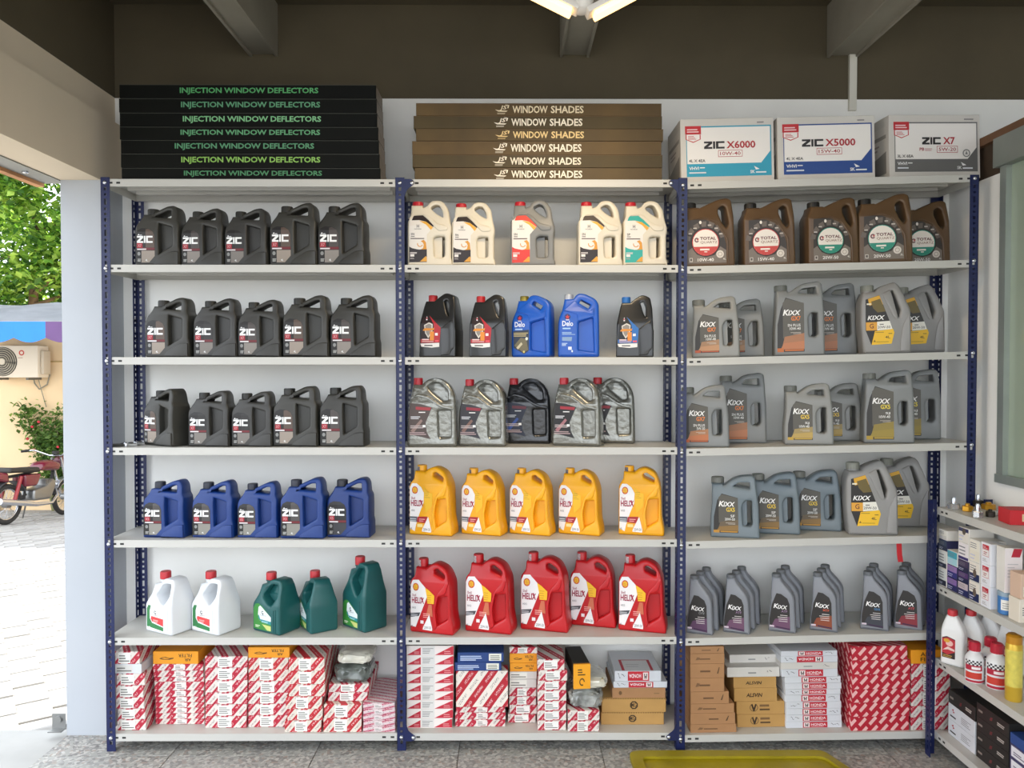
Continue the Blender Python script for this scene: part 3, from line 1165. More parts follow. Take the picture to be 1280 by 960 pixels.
TF = Frame(244, 640, 1933)
T_OUT = [(28, 640, 25), (36, 340, 40), (60, 205, 40), (78, 104), (152, 104), (200, 62, 40), (250, 46, 40), (325, 52, 60), (405, 110, 50), (442, 190, 50), (452, 320, 40), (458, 640, 25)]
T_H = [(200, 112, 20), (262, 74, 25), (318, 86, 30), (376, 150, 30), (384, 240, 16), (345, 246, 16), (238, 160, 25)]
T_P = [(296, 330, 14), (404, 328, 16), (408, 552, 16), (306, 556, 14)]
M_SILV = mat('83837c', 0.26, 0.6, var=0.05, scale=14, coat=0.6, bump=0.45, bscale=38)
M_SILD = mat('222428', 0.28, 0.35, var=0.1, scale=14, coat=0.7, bump=0.5, bscale=38)
for key, b, args in (('wrap_a', M_SILV, ('4a3c38', '9a2c34', '8a7068')), ('wrap_b', M_SILV, ('2c2a30', '8a2434', '7a5a50')), ('wrap_c', M_SILD, ('141c34', '6a2030', '2a4a94')), ('wrap_d', M_SILV, ('1c1a1c', '9a2230', 'a06a70'))):
    make_jug(key, TF, T_OUT, [T_H, T_P], 0.12, (115, 46, 104, 40), b, mat('bf2630', 0.35), wrap_art(*args), plates=[(T_P, 0.55), (T_H, 0.12)],
             reliefs=[([(60, 225, 10), (120, 176, 20), (220, 200, 30), (330, 280, 30), (430, 300, 10), (430, 320, 10), (320, 306, 30), (210, 226, 30), (120, 200, 20)], 0.005)], taper=(0.19, 0.31, 0.55), bev=0.014)
S1, S2 = 'shrink-wrapped silver oil jug with red cap', 'shrink-wrapped dark jug with blue label'
jug_row(1, 3, [('wrap_a', 540.5, .96, 0, .02, S1), ('wrap_b', 604.5, .94, -8, .02, S1), ('wrap_c', 660, .95, -4, .145, S2), ('wrap_d', 724, .96, -16, .02, S1), ('wrap_d', 766, .96, -10, .15, S1)], 'shrink wrapped oil jugs')


# ---- grey jug, two openings
def kixx(A, x0, y0, x1, y1, sub, csub, lines, col='f4f2ee'):
    w = x1 - x0
    h = y0 - y1
    A.text('K', x0, y0, x0 + w * .36, y1, col, 0.03, 0.25, d=0)
    A.text('IXX', x0 + w * .29, y0, x1, y1 + h * .16, col, 0.022, 0.25)
    if sub:
        A.text(sub, x1 - w * .54, y0 + h * .92, x1 - w * .01, y0 + h * .16, csub, 0.022)
    y = y0 + h * 1.45
    for t in lines:
        ww = w * (.14 * len(t) if len(t) < 5 else .105 * len(t))
        A.text(t, x1 - ww, y + h * .46, x1 - w * .02, y, 'eceae4', 0.008)
        y += h * .58
    A.bars(x1 - w * .6, y + h * .55, x1, y + h * .15, 2, 'c8bdb0', 0.35, right=True)


def kixx_art(lab, grad, sub, csub, lines, lo, foot):
    def f(A):
        A.poly(lab, '2e2b27')
        xr = max(p[0] for p in lab)
        xl = min(p[0] for p in lab)
        yb = max(p[1] for p in lab)
        yt = min(p[1] for p in lab)
        hh = yb - yt
        A.poly([(xl + (xr - xl) * .22, yt + hh * .10), (xl + (xr - xl) * .35, yt + hh * .02), (xr, yt + hh * .11), (xr, yt + hh * .75), (xl + (xr - xl) * .22, yt + hh * .75)], '57534a')
        A.poly([(xl + (xr - xl) * .28, yt + hh * .72), (xr, yt + hh * .66), (xr, yb - hh * .05), (xl + (xr - xl) * .16, yb - hh * .05)], grad)
        A.poly([(xl + (xr - xl) * .24, yt + hh * .84), (xr, yt + hh * .80), (xr, yb - hh * .05), (xl + (xr - xl) * .12, yb - hh * .05)], lo)
        A.rect(xl, yb, xl + (xr - xl) * .24, yb - hh * .07, foot)
        A.rect(xl + (xr - xl) * .28, yb - hh * .015, xr - 8, yb - hh * .045, foot)
        kx0, kx1 = xl + (xr - xl) * .22, xr - (xr - xl) * .12
        ky = yt + hh * .33
        kixx(A, kx0, ky, kx1, ky - (xr - xl) * .21, sub, csub, lines)
    return f


KF = Frame(338, 780, 2624, 0.90)
K_OUT = [(38, 780, 25), (40, 560, 60), (62, 400, 60), (66, 165), (204, 165), (206, 188, 10), (240, 172, 20), (330, 110, 40), (420, 84, 30), (545, 74, 20), (592, 96, 30), (606, 210, 30), (620, 330, 30), (632, 420, 20), (636, 780, 25)]
K_H1 = [(322, 196, 14), (390, 154, 16), (526, 148, 10), (530, 222, 12), (410, 206, 20)]
K_H2 = [(428, 410, 40), (480, 350, 30), (548, 354, 14), (552, 620, 16), (528, 646, 12), (440, 640, 20)]
K_LAB = [(185, 275), (382, 322), (382, 722), (80, 722), (86, 540), (130, 352)]
GF = Frame(380, 935, 2755, 0.92)
G_OUT = [(70, 935, 25), (76, 620, 60), (96, 400, 60), (106, 150), (248, 150), (252, 172, 10), (300, 156, 20), (400, 86, 40), (470, 66, 30), (630, 50, 20), (672, 76, 25), (682, 300, 40), (692, 430, 20), (694, 935, 25)]
G_H1 = [(382, 184, 14), (430, 134, 16), (600, 118, 12), (606, 206, 14), (480, 196, 20)]
G_H2 = [(496, 470, 40), (540, 424, 20), (610, 430, 14), (614, 680, 16), (580, 716, 16), (506, 706, 20)]
G_LAB = [(215, 236), (440, 310), (440, 888), (104, 888), (110, 560), (150, 380)]
GREY = mat('8b8b87', 0.4, var=0.04, scale=10)
GREYB = mat('6f7a80', 0.4, var=0.04, scale=10)
GREYD = mat('7f8180', 0.4, var=0.04, scale=10)
GCAP = mat('77776f', 0.5)
for key, fr, ol, h1, h2, lab, body, cap, a in (
        ('gx7', KF, K_OUT, K_H1, K_H2, K_LAB, GREY, (135, 100, 164, 72), ('a07a58', 'GX7', 'e8802c', ['SN PLUS', '10W-40'], 'b98a62', 'b0502a')),
        ('gx7b', KF, K_OUT, K_H1, K_H2, K_LAB, GREYD, (135, 100, 164, 72), ('a8744c', 'GX7', 'e8802c', ['SN PLUS', '5W-30'], 'bb6f42', 'b85a2a')),
        ('gx7_tall', GF, G_OUT, G_H1, G_H2, G_LAB, GREYD, (175, 80, 148, 76), ('a5714e', 'GX7', 'e8802c', ['SN PLUS', '10W-40'], 'b9764e', 'c06a2e')),
        ('gx5', KF, K_OUT, K_H1, K_H2, K_LAB, GREY, (135, 100, 164, 72), ('a08a55', 'GX5', 'ecc83c', ['SJ', '10W-40'], 'b89a50', 'c09a30')),
        ('gx5_tall', GF, G_OUT, G_H1, G_H2, G_LAB, GREYD, (175, 80, 148, 76), ('8f7c34', 'GX5', 'ecd43c', ['SJ', '10W-40'], '9a8430', 'b0922a')),
        ('gx5_blue', KF, K_OUT, K_H1, K_H2, K_LAB, GREYB, (135, 100, 164, 72), ('6a5a44', 'GX5', 'ecc83c', ['SF', '20W-50'], '8a6a38', 'c08a2a'))):
    make_jug(key, fr, ol, [h1, h2], 0.10, cap, body, GCAP, kixx_art(lab, *a), plates=[([(p[0] - (60 if p[0] > 500 and fr is KF else (66 if p[0] > 560 else 0)), p[1]) for p in h2], 0.6)], taper=(fr(0, lab[0][1])[1], fr(0, 80)[1], 0.62), bev=0.0095)


def g_art(A):
    A.poly([(188, 275), (342, 232), (502, 642), (470, 762), (246, 772), (184, 612)], '26221e')
    A.poly([(215, 270), (342, 234), (382, 335), (300, 320), (230, 345)], 'd8a224')
    A.poly([(250, 300), (350, 270), (410, 410), (320, 420), (270, 370)], '6a5a28')
    A.text('KIXX', 206, 500, 400, 452, 'f4f2ee', 0.024, 0.25)
    A.rect(200, 334, 250, 318, 'e8e0c8')
    A.poly([(312, 520), (452, 514), (484, 604), (312, 616)], 'ece8dc')
    A.text('20W-50', 318, 594, 458, 566, '3c3a36', 0.008)
    A.rect(340, 555, 385, 545, '6a6660')
    A.rect(188, 614, 312, 524, 'e0a236')
    A.text('G', 228, 592, 274, 540, '6a2a18', 0.014)
    A.poly([(286, 622), (488, 602), (502, 642), (470, 762), (246, 772)], 'f0be22')
    A.bars(290, 640, 440, 626, 1, 'a8801c')
    A.bars(436, 656, 484, 640, 1, '8a6a18')
    A.text('4L', 400, 704, 456, 676, '5a4614', 0.012)
    A.poly([(265, 740), (280, 716), (295, 740)], '8a6a18')
    A.bars(300, 744, 440, 728, 1, 'c09a1c')


XF = Frame(425, 868, 2506, 0.92)
X_OUT = [(160, 868, 25), (134, 560, 60), (138, 290, 40), (172, 200), (308, 190), (330, 160, 20), (430, 112, 40), (530, 88, 25), (575, 130, 20), (640, 290, 60), (692, 400, 30), (694, 868, 25)]
X_H = [(470, 195, 14), (500, 180, 14), (580, 395, 16), (556, 478, 12), (540, 440, 12)]
make_jug('gyellow', XF, X_OUT, [X_H], 0.10, (243, 112, 180, 68), mat('918f8c', 0.4, var=0.03, scale=10), mat('8b8b80', 0.5), g_art, taper=(0.25, 0.31, 0.62), bev=0.012,
         reliefs=[([(372, 215, 20), (470, 172, 20), (470, 190, 6), (545, 470, 10), (530, 500, 20), (500, 480, 20)], 0.003), ([(600, 560, 30), (672, 430, 20), (676, 846, 10), (560, 846, 10), (575, 700, 20)], 0.004)])
K7, K5, KY, K7T, K5T = 'grey oil jug with orange-brown label', 'grey oil jug with golden-brown label', 'tall grey jug with yellow label', 'tall grey jug with orange-brown label', 'tall grey jug with golden label'
g = 'grey oil jugs in the right bay'
jug_row(2, 2, [('gx7', 897, .98, -14, .015, K7), ('gx7', 929, .97, -14, .15, K7), ('gx7_tall', 1001, .99, -12, .015, K7T), ('gx7_tall', 1042, 1.0, -12, .15, K7T), ('gyellow', 1108, .99, -10, .015, KY), ('gyellow', 1151, .99, -10, .15, KY)], g)
jug_row(2, 3, [('gx7b', 884, 1.0, -14, .012, K7), ('gx7_tall', 931, .98, -12, .15, K7T), ('gx5', 1014, .99, -14, .02, K5), ('gx5', 1051, .97, -14, .155, K5), ('gx5_tall', 1114, .98, -14, .015, K5T), ('gx5_tall', 1148, .98, -14, .15, K5T)], g)
KB = 'blue-grey oil jug with golden-brown label'
jug_row(2, 4, [('gx5_blue', 923, 1.0, -17, .01, KB), ('gx5_blue', 974, 1.0, -17, .065, KB), ('gx5_blue', 1026, 1.0, -17, .11, KB), ('gyellow', 1093, 1.03, -10, .012, KY), ('gyellow', 1135, 1.01, -12, .15, KY)], g)


# ---- yellow / red jug with half-moon grip
def helix_art(red):
    def f(A):
        # frame: u right, v up here given as negative so that Frame flips back
        wh = 'ece8e6'
        A.poly([(12, -70), (14, -520), (40, -575), (95, -575), (150, -535), (185, -470), (180, -360), (130, -240), (90, -120), (72, -40)] if not red else
               [(12, -70), (14, -520), (40, -575), (110, -580), (190, -500), (210, -400), (170, -300), (120, -180), (72, -60)], wh)
        A.disc(75, -500, 36, 42, 'c83a28')
        A.poly([(75 + 30 * math.cos(math.radians(a)) * (1 if i % 2 else .82), -500 + 36 * math.sin(math.radians(a)) * (1 if i % 2 else .82)) for i, a in enumerate(range(0, 360, 30))], 'e8b024')
        A.bars(58, -476, 92, -520, 3, 'c87a20', .25)
        A.text('Shell', 30, -395, 78, -425, '9a2440', 0.008)
        A.text('HELIX', 26, -322, 176, -388, '98183a', 0.03)
        A.poly([(118, -380), (150, -395), (172, -330), (160, -330), (145, -378)], 'a01c3c')
        A.text('HX3' if red else 'HX5', 30, -262, 74, -284, '6a6a70', 0.006)
        if red:
            A.poly([(12, -210), (130, -225), (112, -185), (12, -165)], '4a4a4e')
            A.bars(16, -178, 100, -208, 2, 'b8b8ba')
            A.poly([(190, -500), (235, -475), (300, -420), (295, -330), (215, -330), (210, -400)], 'ecb61e')
            A.bars(215, -345, 285, -440, 4, 'c8901a', .3)
            A.poly([(232, -320), (268, -320), (280, -190), (200, -200)], 'c86a4a')
            A.bars(165, -175, 250, -230, 3, 'e8a8a0', .4)
            A.rect(132, -105, 170, -140, 'ece0e0')
            A.bars(150, -40, 250, -100, 4, 'd06a68', .2)
        else:
            A.poly([(12, -205), (105, -205), (95, -145), (12, -150)], '5c6068')
            A.bars(16, -152, 92, -195, 2, 'b8bcc0')
            A.poly([(108, -205), (230, -210), (205, -135), (96, -145)], 'a81c24')
            A.bars(125, -155, 200, -195, 2, 'e8b0a8', .4)
            A.rect(104, -90, 170, -125, 'f0d890')
            A.poly([(185, -540), (235, -480), (290, -470), (285, -330), (205, -250), (190, -360)], 'eab51c')
            A.bars(192, -420, 275, -500, 4, 'b08a1a', .25)
        A.poly([(238, -210), (275, -60), (272, -35), (160, -42), (166, -70)], wh)
        A.text('20W-50', 178, -52, 262, -82, '5a5a62', 0.006)
        A.text('4L', 22, -60, 44, -84, '6a6a70', 0.006)
    return f


EF = Frame(258, 0, 2505)
E_OUT = [(0, 0, 22), (2, -560, 60), (52, -618, 30), (58, -706), (172, -706), (180, -700, 10), (232, -742, 30), (302, -762, 60), (420, -712, 80), (480, -560, 70), (492, -200, 40), (520, -70, 30), (520, 0, 22)]
E_H = [(278, -690, 14), (318, -702, 16), (412, -640, 18), (404, -598, 12), (372, -612, 10), (284, -650, 12)]
E_P = [(322, -90, 20), (296, -250, 50), (330, -400, 30), (448, -415, 14), (452, -170, 30)]
E_REL = [([(290, -40, 10), (275, -250, 60), (330, -440, 40), (420, -540, 30), (450, -640, 20), (468, -560, 20), (430, -440, 30), (345, -418, 20), (306, -250, 50), (330, -80, 20)], 0.005)]
for key, body, red, z in (('helix_yellow', 'f0aa12', False, -766), ('helix_red', 'bd151c', True, -790)):
    bmat = mat(body, 0.35, var=0.02, scale=10)
    make_jug(key, Frame(258, 0, 2505, .97), E_OUT, [E_H, E_P], 0.102, (115, z, -700, 54), bmat, bmat, helix_art(red), plates=[(E_P, 0.5)], reliefs=E_REL, taper=(0.225, 0.305, 0.6), bev=0.010, cap_ridge=0.03, seal=None if key == 'none' else (-150, -100, '6a6468' if not red else 'b8a8a8'))
KIND['helix_red_slim'] = KIND['helix_red']
Y1, R1 = 'yellow oil jug with white shell-badge label', 'red oil jug with white shell-badge label'
jug_row(1, 4, [('helix_yellow', 541.5, .99, -15, .055, Y1), ('helix_yellow', 605.6, .94, -21, .055, Y1), ('helix_yellow', 666.6, .94, -21, .055, Y1), ('helix_yellow', 728.4, .94, -21, .055, Y1), ('helix_yellow', 804.5, .98, -13, .055, Y1)], 'yellow oil jugs')
jug_row(1, 5, [('helix_red', 543, 1.0, -17, .012, R1), ('helix_red', 614, 1.05, -16, .02, R1), ('helix_red', 684, 1.06, -16, .040, R1), ('helix_red', 745, 1.02, -16, .100, R1), ('helix_red', 807, 1.03, -16, .03, R1)], 'red oil jugs')


# ---- chunky square jug, white / green
def castrol_art(white):
    def f(A):
        # millimetre frame, v negative upwards
        A.poly([(10, -12), (10, -100), (22, -118), (40, -122), (62, -112), (112, -72), (112, -12)], 'eef0ee' if white else '3c8a3a', rnd=4)
        if white:
            A.poly([(12, -22), (12, -96), (22, -112), (38, -112), (30, -90), (30, -58), (44, -40), (112, -30), (112, -14), (60, -18)], '2f7d46')
            A.poly([(36, -58), (44, -46), (112, -34), (112, -64), (40, -68)], 'dc4040')
            A.bars(50, -44, 84, -58, 2, 'f0b0a8')
            A.text('4L', 18, -18, 40, -24, 'e8efe8', 0.008)
        else:
            A.poly([(50, -114), (112, -72), (112, -52), (48, -50), (36, -74), (40, -106)], 'e8eeee')
            A.poly([(38, -60), (56, -46), (112, -40), (112, -54), (50, -56), (40, -76)], '2a8c92')
            A.poly([(60, -36), (112, -34), (112, -14), (90, -14)], 'c8cc7a')
            A.bars(20, -20, 52, -32, 2, 'dce8c8')
            A.bars(58, -44, 100, -52, 2, 'a8d8dc')
        A.ring(64, -86, 4, 7, '4a4a4a', 20, 330)
        A.disc(66, -80, 3, 3, '3a3a3a')
        A.text('Castrol', 50, -72, 84, -77, '7a4a48' if white else '5a6a78', 0.006)
    return f


CF = Frame(80, 0, 1000)
C_OUT = [(0, 0, 10), (0, -112, 10), (26, -158, 10), (34, -196), (72, -204), (80, -218, 6), (96, -224, 10), (140, -222, 12), (150, -200, 8), (152, -160, 10), (160, -116, 12), (160, 0, 10)]
C_H = [(50, -152, 10), (86, -202, 12), (128, -205, 9), (134, -156, 14), (104, -112, 16)]
C_REL = [([(124, -8, 2), (124, -100, 2), (129, -104, 2), (129, -8, 2)], 0.003), ([(136, -8, 2), (136, -106, 2), (141, -108, 2), (141, -8, 2)], 0.003)]
CT_OUT = [(p[0], p[1] * 1.28) + tuple(p[2:]) for p in C_OUT]
CT_H = [(50, -206, 12), (86, -262, 12), (127, -265, 9), (134, -200, 16), (108, -142, 18)]
CT_REL = [([(p[0], p[1] * 1.28) + tuple(p[2:]) for p in r], h) for r, h in C_REL]
RCAP = mat('c42a32', 0.4)
WH_PL = mat('e2e5e8', 0.35, var=0.01)
GR_PL = mat('185655', 0.38, var=0.05, scale=14)
make_jug('square_white', CF, C_OUT, [C_H], 0.125, (50, -242, -212, 22), WH_PL, RCAP, castrol_art(True), reliefs=C_REL, taper=(0.122, 0.21, 0.58), bev=0.0105)
make_jug('square_green', CF, C_OUT, [C_H], 0.125, (50, -242, -212, 22), GR_PL, RCAP, castrol_art(False), plates=[(C_H, 0.3)], reliefs=C_REL, taper=(0.122, 0.21, 0.58), bev=0.0105)
make_jug('square_green_tall', CF, CT_OUT, [CT_H], 0.125, (50, -302, -268, 22), GR_PL, RCAP, castrol_art(False), plates=[(CT_H, 0.3)], reliefs=CT_REL, taper=(0.155, 0.27, 0.58), bev=0.0105)
jug_row(0, 5, [('square_white', 205, 1.05, -28, .012, 'white square-shouldered oil jug with red cap'), ('square_white', 263, 1.05, -28, .012, 'white square-shouldered oil jug with red cap'), ('square_green', 340, 1.03, -30, .012, 'dark green oil jug with red cap'),
               ('square_green', 392, 1.02, -56, .03, 'dark green oil jug with red cap'), ('square_green_tall', 452, 1.02, -42, .045, 'tall dark green oil jug with red cap')], 'square shouldered jugs')


# ---- one litre grey bottles, rows going back
def small_art(c, sub, csub):
    def f(A):
        A.poly([(410, 725), (412, 640), (440, 480), (490, 362), (540, 368), (605, 410), (628, 470), (632, 750), (420, 730)], '2b2725')
        A.poly([(470, 640), (628, 600), (632, 748), (425, 730)], c)
        A.text('K', 456, 522, 510, 474, 'f2f0ee', 0.03, 0.25, d=0)
        A.text('IXX', 499, 528, 606, 486, 'f2f0ee', 0.022, 0.25)
        A.text(sub, 540, 562, 604, 538, csub, 0.01)
        A.bars(490, 660, 604, 575, 4, 'd8d0cc', .3, right=True)
        A.rect(412, 726, 460, 708, 'd8c8d0')
        A.poly([(480, 728), (628, 742), (628, 728), (480, 714)], '3a2040')
    return f


LF = Frame(540, 780, 2449 * 1.0, 0.94)
L_OUT = [(392, 780, 16), (398, 660, 40), (424, 460, 60), (440, 200), (530, 200), (545, 240, 20), (640, 340, 40), (680, 410, 30), (690, 780, 16)]
for key, c, sub, cs in (('cvtf', '5c3c5a', 'CVTF', '9a9a9a'), ('atf', '6a4660', 'ATF', '9a7a9a'), ('mtf', '8a4428', 'MTF', 'd05a3a'), ('gear', '3a3c44', 'GEAR', '4a8ac0'), ('atf4', '8a2a34', 'ATF', 'd04a50')):
    make_jug(key, LF, L_OUT, [], 0.062, (485, 168, 205, 48), mat('82848a', 0.42, var=0.04, scale=12), mat('66686a', 0.5), small_art(c, sub, cs), taper=(0.17, 0.25, 0.6), bev=0.009)
for ci, (px, key, n, front, dsc) in enumerate(((877, 'cvtf', 3, .02, 'plum'), (923, 'atf', 4, .02, 'purple'), (980, 'atf', 4, .02, 'purple'), (1032, 'mtf', 4, .02, 'orange-brown'), (1095.5, 'gear', 3, .02, 'dark blue'), (1138, 'atf4', 3, .02, 'red'))):
    k = KIND[key]
    rot = -24
    hx, hy = bb_half(k, rot, 1.0)
    x = at(px, 780, YF + front + hy * 0.6).x
    y = YF + front + hy
    n = min(n, 3)
    for j in range(n):
        xx, yy = x + j * 0.042, y + j * 0.062
        loc = (xx, yy, shelf_z(2, 5, xx) + 0.0003)
        where = ['front', 'second', 'third', 'rearmost'][j] if j < n - 1 else 'rearmost'
        put(key, 'oil_bottle', loc, rot, 1.0, f'small grey oil bottle with {dsc} label, {where} in the {["leftmost", "second", "third", "fourth", "fifth", "sixth"][ci]} file', 'oil bottle', 'one litre grey oil bottles', shelf_tilt(2, 5))
# ================================================================== CARTONS
M_STR = stripe_mat('striped_carton', 'dcd3ca', 'b41c36', 0.062, 1.0, 0.6, -0.85, 0.5)
M_STR2 = stripe_mat('striped_carton_orange', 'dcd2c4', 'bc2630', 0.058, 1.0, 0.6, -0.85, 0.52)
M_PINK = stripe_mat('striped_carton_pale', 'd8c6c6', 'b65068', 0.030, 0.35, 1.0, -1.6, 0.40)
M_BIGS = stripe_mat('striped_carton_wide', 'e8ded2', 'b41c2c', 0.086, 1.0, 0.4, -0.72, 0.5)
M_DASH = stripe_mat('dashed_carton', 'b81c30', 'ecb9b4', 0.040, 1.0, 1.0, -0.9, 0.46, dash=(0.52, 0.72), letters=False)
M_WBOX = mat('d2cdc5', 0.6, var=0.03, scale=10)
M_WBOX2 = mat('d3d5d9', 0.55, var=0.03, scale=10)
M_ORG = mat('ea9a1c', 0.5, var=0.03, scale=10)
M_BRN = mat('a87c54', 0.75, var=0.06, scale=14)
M_BRN2 = mat('b98f52', 0.75, var=0.05, scale=14)
M_BLUE = mat('22407c', 0.5, var=0.05, scale=12)
M_BLK = mat('25221f', 0.5, var=0.1, scale=12)


def carton_mesh(w, d, h, m, wob=0.0):
    """closed carton, origin at the middle of the front bottom edge; lid seam and flaps as real edges"""
    bm = bmesh.new()
    bevel_box(bm, -w / 2, w / 2, 0, d, 0, h, 0.0012, seg=1)
    if wob:
        for v in bm.verts:
            v.co += Vector((random.uniform(-wob, wob), random.uniform(0, wob), 0))
    return bm_mesh(bm, 'carton', m)


def carton(name, loc, w, d, h, m, art=None, side_art=None, top_art=None, rot=0.0, tilt=0.0, label='', cat='carton', group=None, rx=0.0):
    r = empty(name, loc)
    r.rotation_euler = (Matrix.Rotation(-tilt, 3, 'Y') @ Matrix.Rotation(math.radians(rot), 3, 'Z') @ Matrix.Rotation(rx, 3, 'X')).to_euler()
    tag(r, label, cat, group)
    mesh_obj('box', carton_mesh(w, d, h, m), r)
    if art:
        A = Art(lambda u, v: ((u - 0.5) * w, v * h))
        art(A)
        mesh_obj('print', A.mesh('print', front_place(0)), r)
    if side_art:     # (which, art): print on the left (-1) or right (1) end
        s, f = side_art
        A = Art(lambda u, v: (u * d, v * h))
        f(A)
        if s > 0:
            me = A.mesh('print', lambda x, z, l: Vector((w / 2 + 0.0004 + l, x, z)))
        else:
            me = A.mesh('print', lambda x, z, l: Vector((-w / 2 - 0.0004 - l, d - x, z)))
        mesh_obj('print', me, r)
    if top_art:
        A = Art(lambda u, v: ((u - 0.5) * w, v * d))
        top_art(A)
        mesh_obj('print', A.mesh('print', lambda x, z, l: Vector((x, z, h + 0.0004 + l))), r)
    return r


def sticker(cx0=0.32, cx1=0.68, lo=0.08, hi=0.92, col='ebe9e2', n=4):
    def f(A):
        A.rect(cx0, lo, cx1, hi, col)
        A.bars(cx0 + .03, lo + .12, cx1 - .03, hi - .1, n, '77756e', .45)
    return f


def tri_art(A):
    A.rect(0, 0, 1, 1, 'ece2dc')
    A.poly([(0, 0.05), (.30, .05), (.30, .85)], 'b81c34')
    A.poly([(.60, .05), (1, .05), (1, .95), (.97, .95)], 'c02438')
    A.rect(.32, .05, .60, .98, 'dcd9d4')
    A.bars(.34, .2, .58, .85, 4, '8a8884', .4)
    A.bars(.16, .2, .28, .5, 2, 'e8b0b0', .3)
    A.bars(.80, .2, .95, .6, 2, 'e8b0b0', .3)


def orange_art(flip=True, word=True):
    def f(A):
        if word:
            if flip:
                A.text('FILTER', .56, .55, .86, .80, '3a2a10', 0.01, flip=True)
                A.text('AIR', .70, .22, .84, .46, '3a2a10', 0.01, flip=True)
            else:
                A.text('AIR', .28, .55, .62, .84, '3a2a10', 0.012)
                A.text('FILTER', .28, .18, .96, .46, '3a2a10', 0.012)
        if not flip:
            return
        A.poly([(.14, .44), (.2, .36), (.36, .34), (.45, .42), (.46, .52), (.36, .48), (.28, .58), (.2, .54)], '6a4410')
        A.poly([(.18, .46), (.24, .42), (.36, .41), (.34, .46), (.26, .52)], 'ea9a1c')
    return f


def honda_box(x0, x1, flip=False, hand=0):
    def f(A):
        A.rect(x0, .06, x1, .96, 'c02030')
        w = x1 - x0
        a, b = (x0 + w * .34, x1 - w * .06) if not flip else (x0 + w * .06, x0 + w * .62)
        A.text('HONDA', a, .34, b, .72, 'f2eeee', 0.012, flip=flip)
        if not flip:
            A.rect(a, .20, b - w * .1, .26, 'e8c8c8')
        c = x0 + w * .16 if not flip else x1 - w * .17
        A.rect(c - w * .12, .16, c + w * .12, .86, 'e8dcd8')
        A.poly([(c - w * .07, .74), (c - w * .03, .74), (c - w * .02, .5), (c + w * .02, .5), (c + w * .03, .74), (c + w * .07, .74), (c + w * .05, .24), (c + w * .02, .24), (c + w * .015, .4), (c - w * .015, .4), (c - w * .02, .24), (c - w * .05, .24)], '3a2a2a')
        if hand:
            rn = random.Random(hand)
            h0 = x1 + .04 if hand % 2 else x0 - .22
            pts = [(h0 + .02 * k, .3 + rn.uniform(0, .45)) for k in range(9)]
            for p, q in zip(pts, pts[1:]):
                A.poly([(p[0], p[1]), (q[0], q[1]), (q[0] + .004, q[1] + .06), (p[0] + .004, p[1] + .06)], '4a4a4c', 0)
            A.lv += 1
    return f


def blue_art(A):
    A.bars(.06, .18, .60, .75, 3, 'c8d4ea', .5)
    A.rect(.68, .15, .95, .88, 'e8e6d8')
    A.bars(.71, .25, .92, .8, 3, '5a5a50', .4)


def mg_art(A):
    A.raw(*oct_ring(.5, .5, .047, .066, 4.6), '3a2a18')
    A.text('MG', .458, .34, .542, .68, '3a2a18', 0.012)
    vs, fs = [], []
    for k in range(26):
        x = .02 + k * .038
        i = len(vs)
        vs += [(x, .93), (x + .018, .93), (x + .018, .99), (x, .99)]
        fs.append((i, i + 1, i + 2, i + 3))
    A.raw(vs, fs, '5a3c1c')


def oct_ring(cx, cy, r0, r1, ky):
    vs, fs = [], []
    for k in range(9):
        a = PI / 8 + k * PI / 4
        vs += [(cx + r0 * math.cos(a), cy + r0 * ky * math.sin(a)), (cx + r1 * math.cos(a), cy + r1 * ky * math.sin(a))]
        if k:
            fs.append((2 * k - 2, 2 * k - 1, 2 * k + 1, 2 * k))
    return vs, fs


def word_art(t, x0, x1, lo=.32, hi=.62, col='3c2a18', sh=0.2):
    return lambda A: A.text(t, x0, lo, x1, hi, col, 0.03, sh)


def v_art(A):
    A.ring(.36, .52, .075, .085, '3a2818', 110, 430, ky=3.6)
    A.poly([(.30, .78), (.335, .78), (.36, .5), (.385, .78), (.42, .78), (.375, .25), (.345, .25)], '3a2818')
    A.bars(.48, .58, .74, .8, 1, '7a5a38', .8)
    A.bars(.48, .30, .74, .46, 1, '5a4026', .8)


def brown_art(k):
    def f(A):
        rn = random.Random(k)
        A.bars(.35 + rn.uniform(-.1, .1), .4, .72, .58, 1, '6a4a30', .7)
        if k % 2:
            A.poly([(.15, .35), (.25, .38), (.28, .6), (.2, .65)], '7a583a')
        else:
            A.poly([(.78, .3), (.82, .3), (.86, .75), (.84, .75)], '5a4028')
    return f


def scrawl(k):
    def f(A):
        rn = random.Random(k)
        A.bars(.4, .35, .62, .55, 1, '8a8a86', .7)
        pts = [(.74 + .018 * i, .3 + rn.uniform(0, .4)) for i in range(7)]
        for p, q in zip(pts, pts[1:]):
            A.poly([(p[0], p[1]), (q[0], q[1]), (q[0] + .005, q[1] + .05), (p[0] + .005, p[1] + .05)], '4a4a4c', 0)
    return f


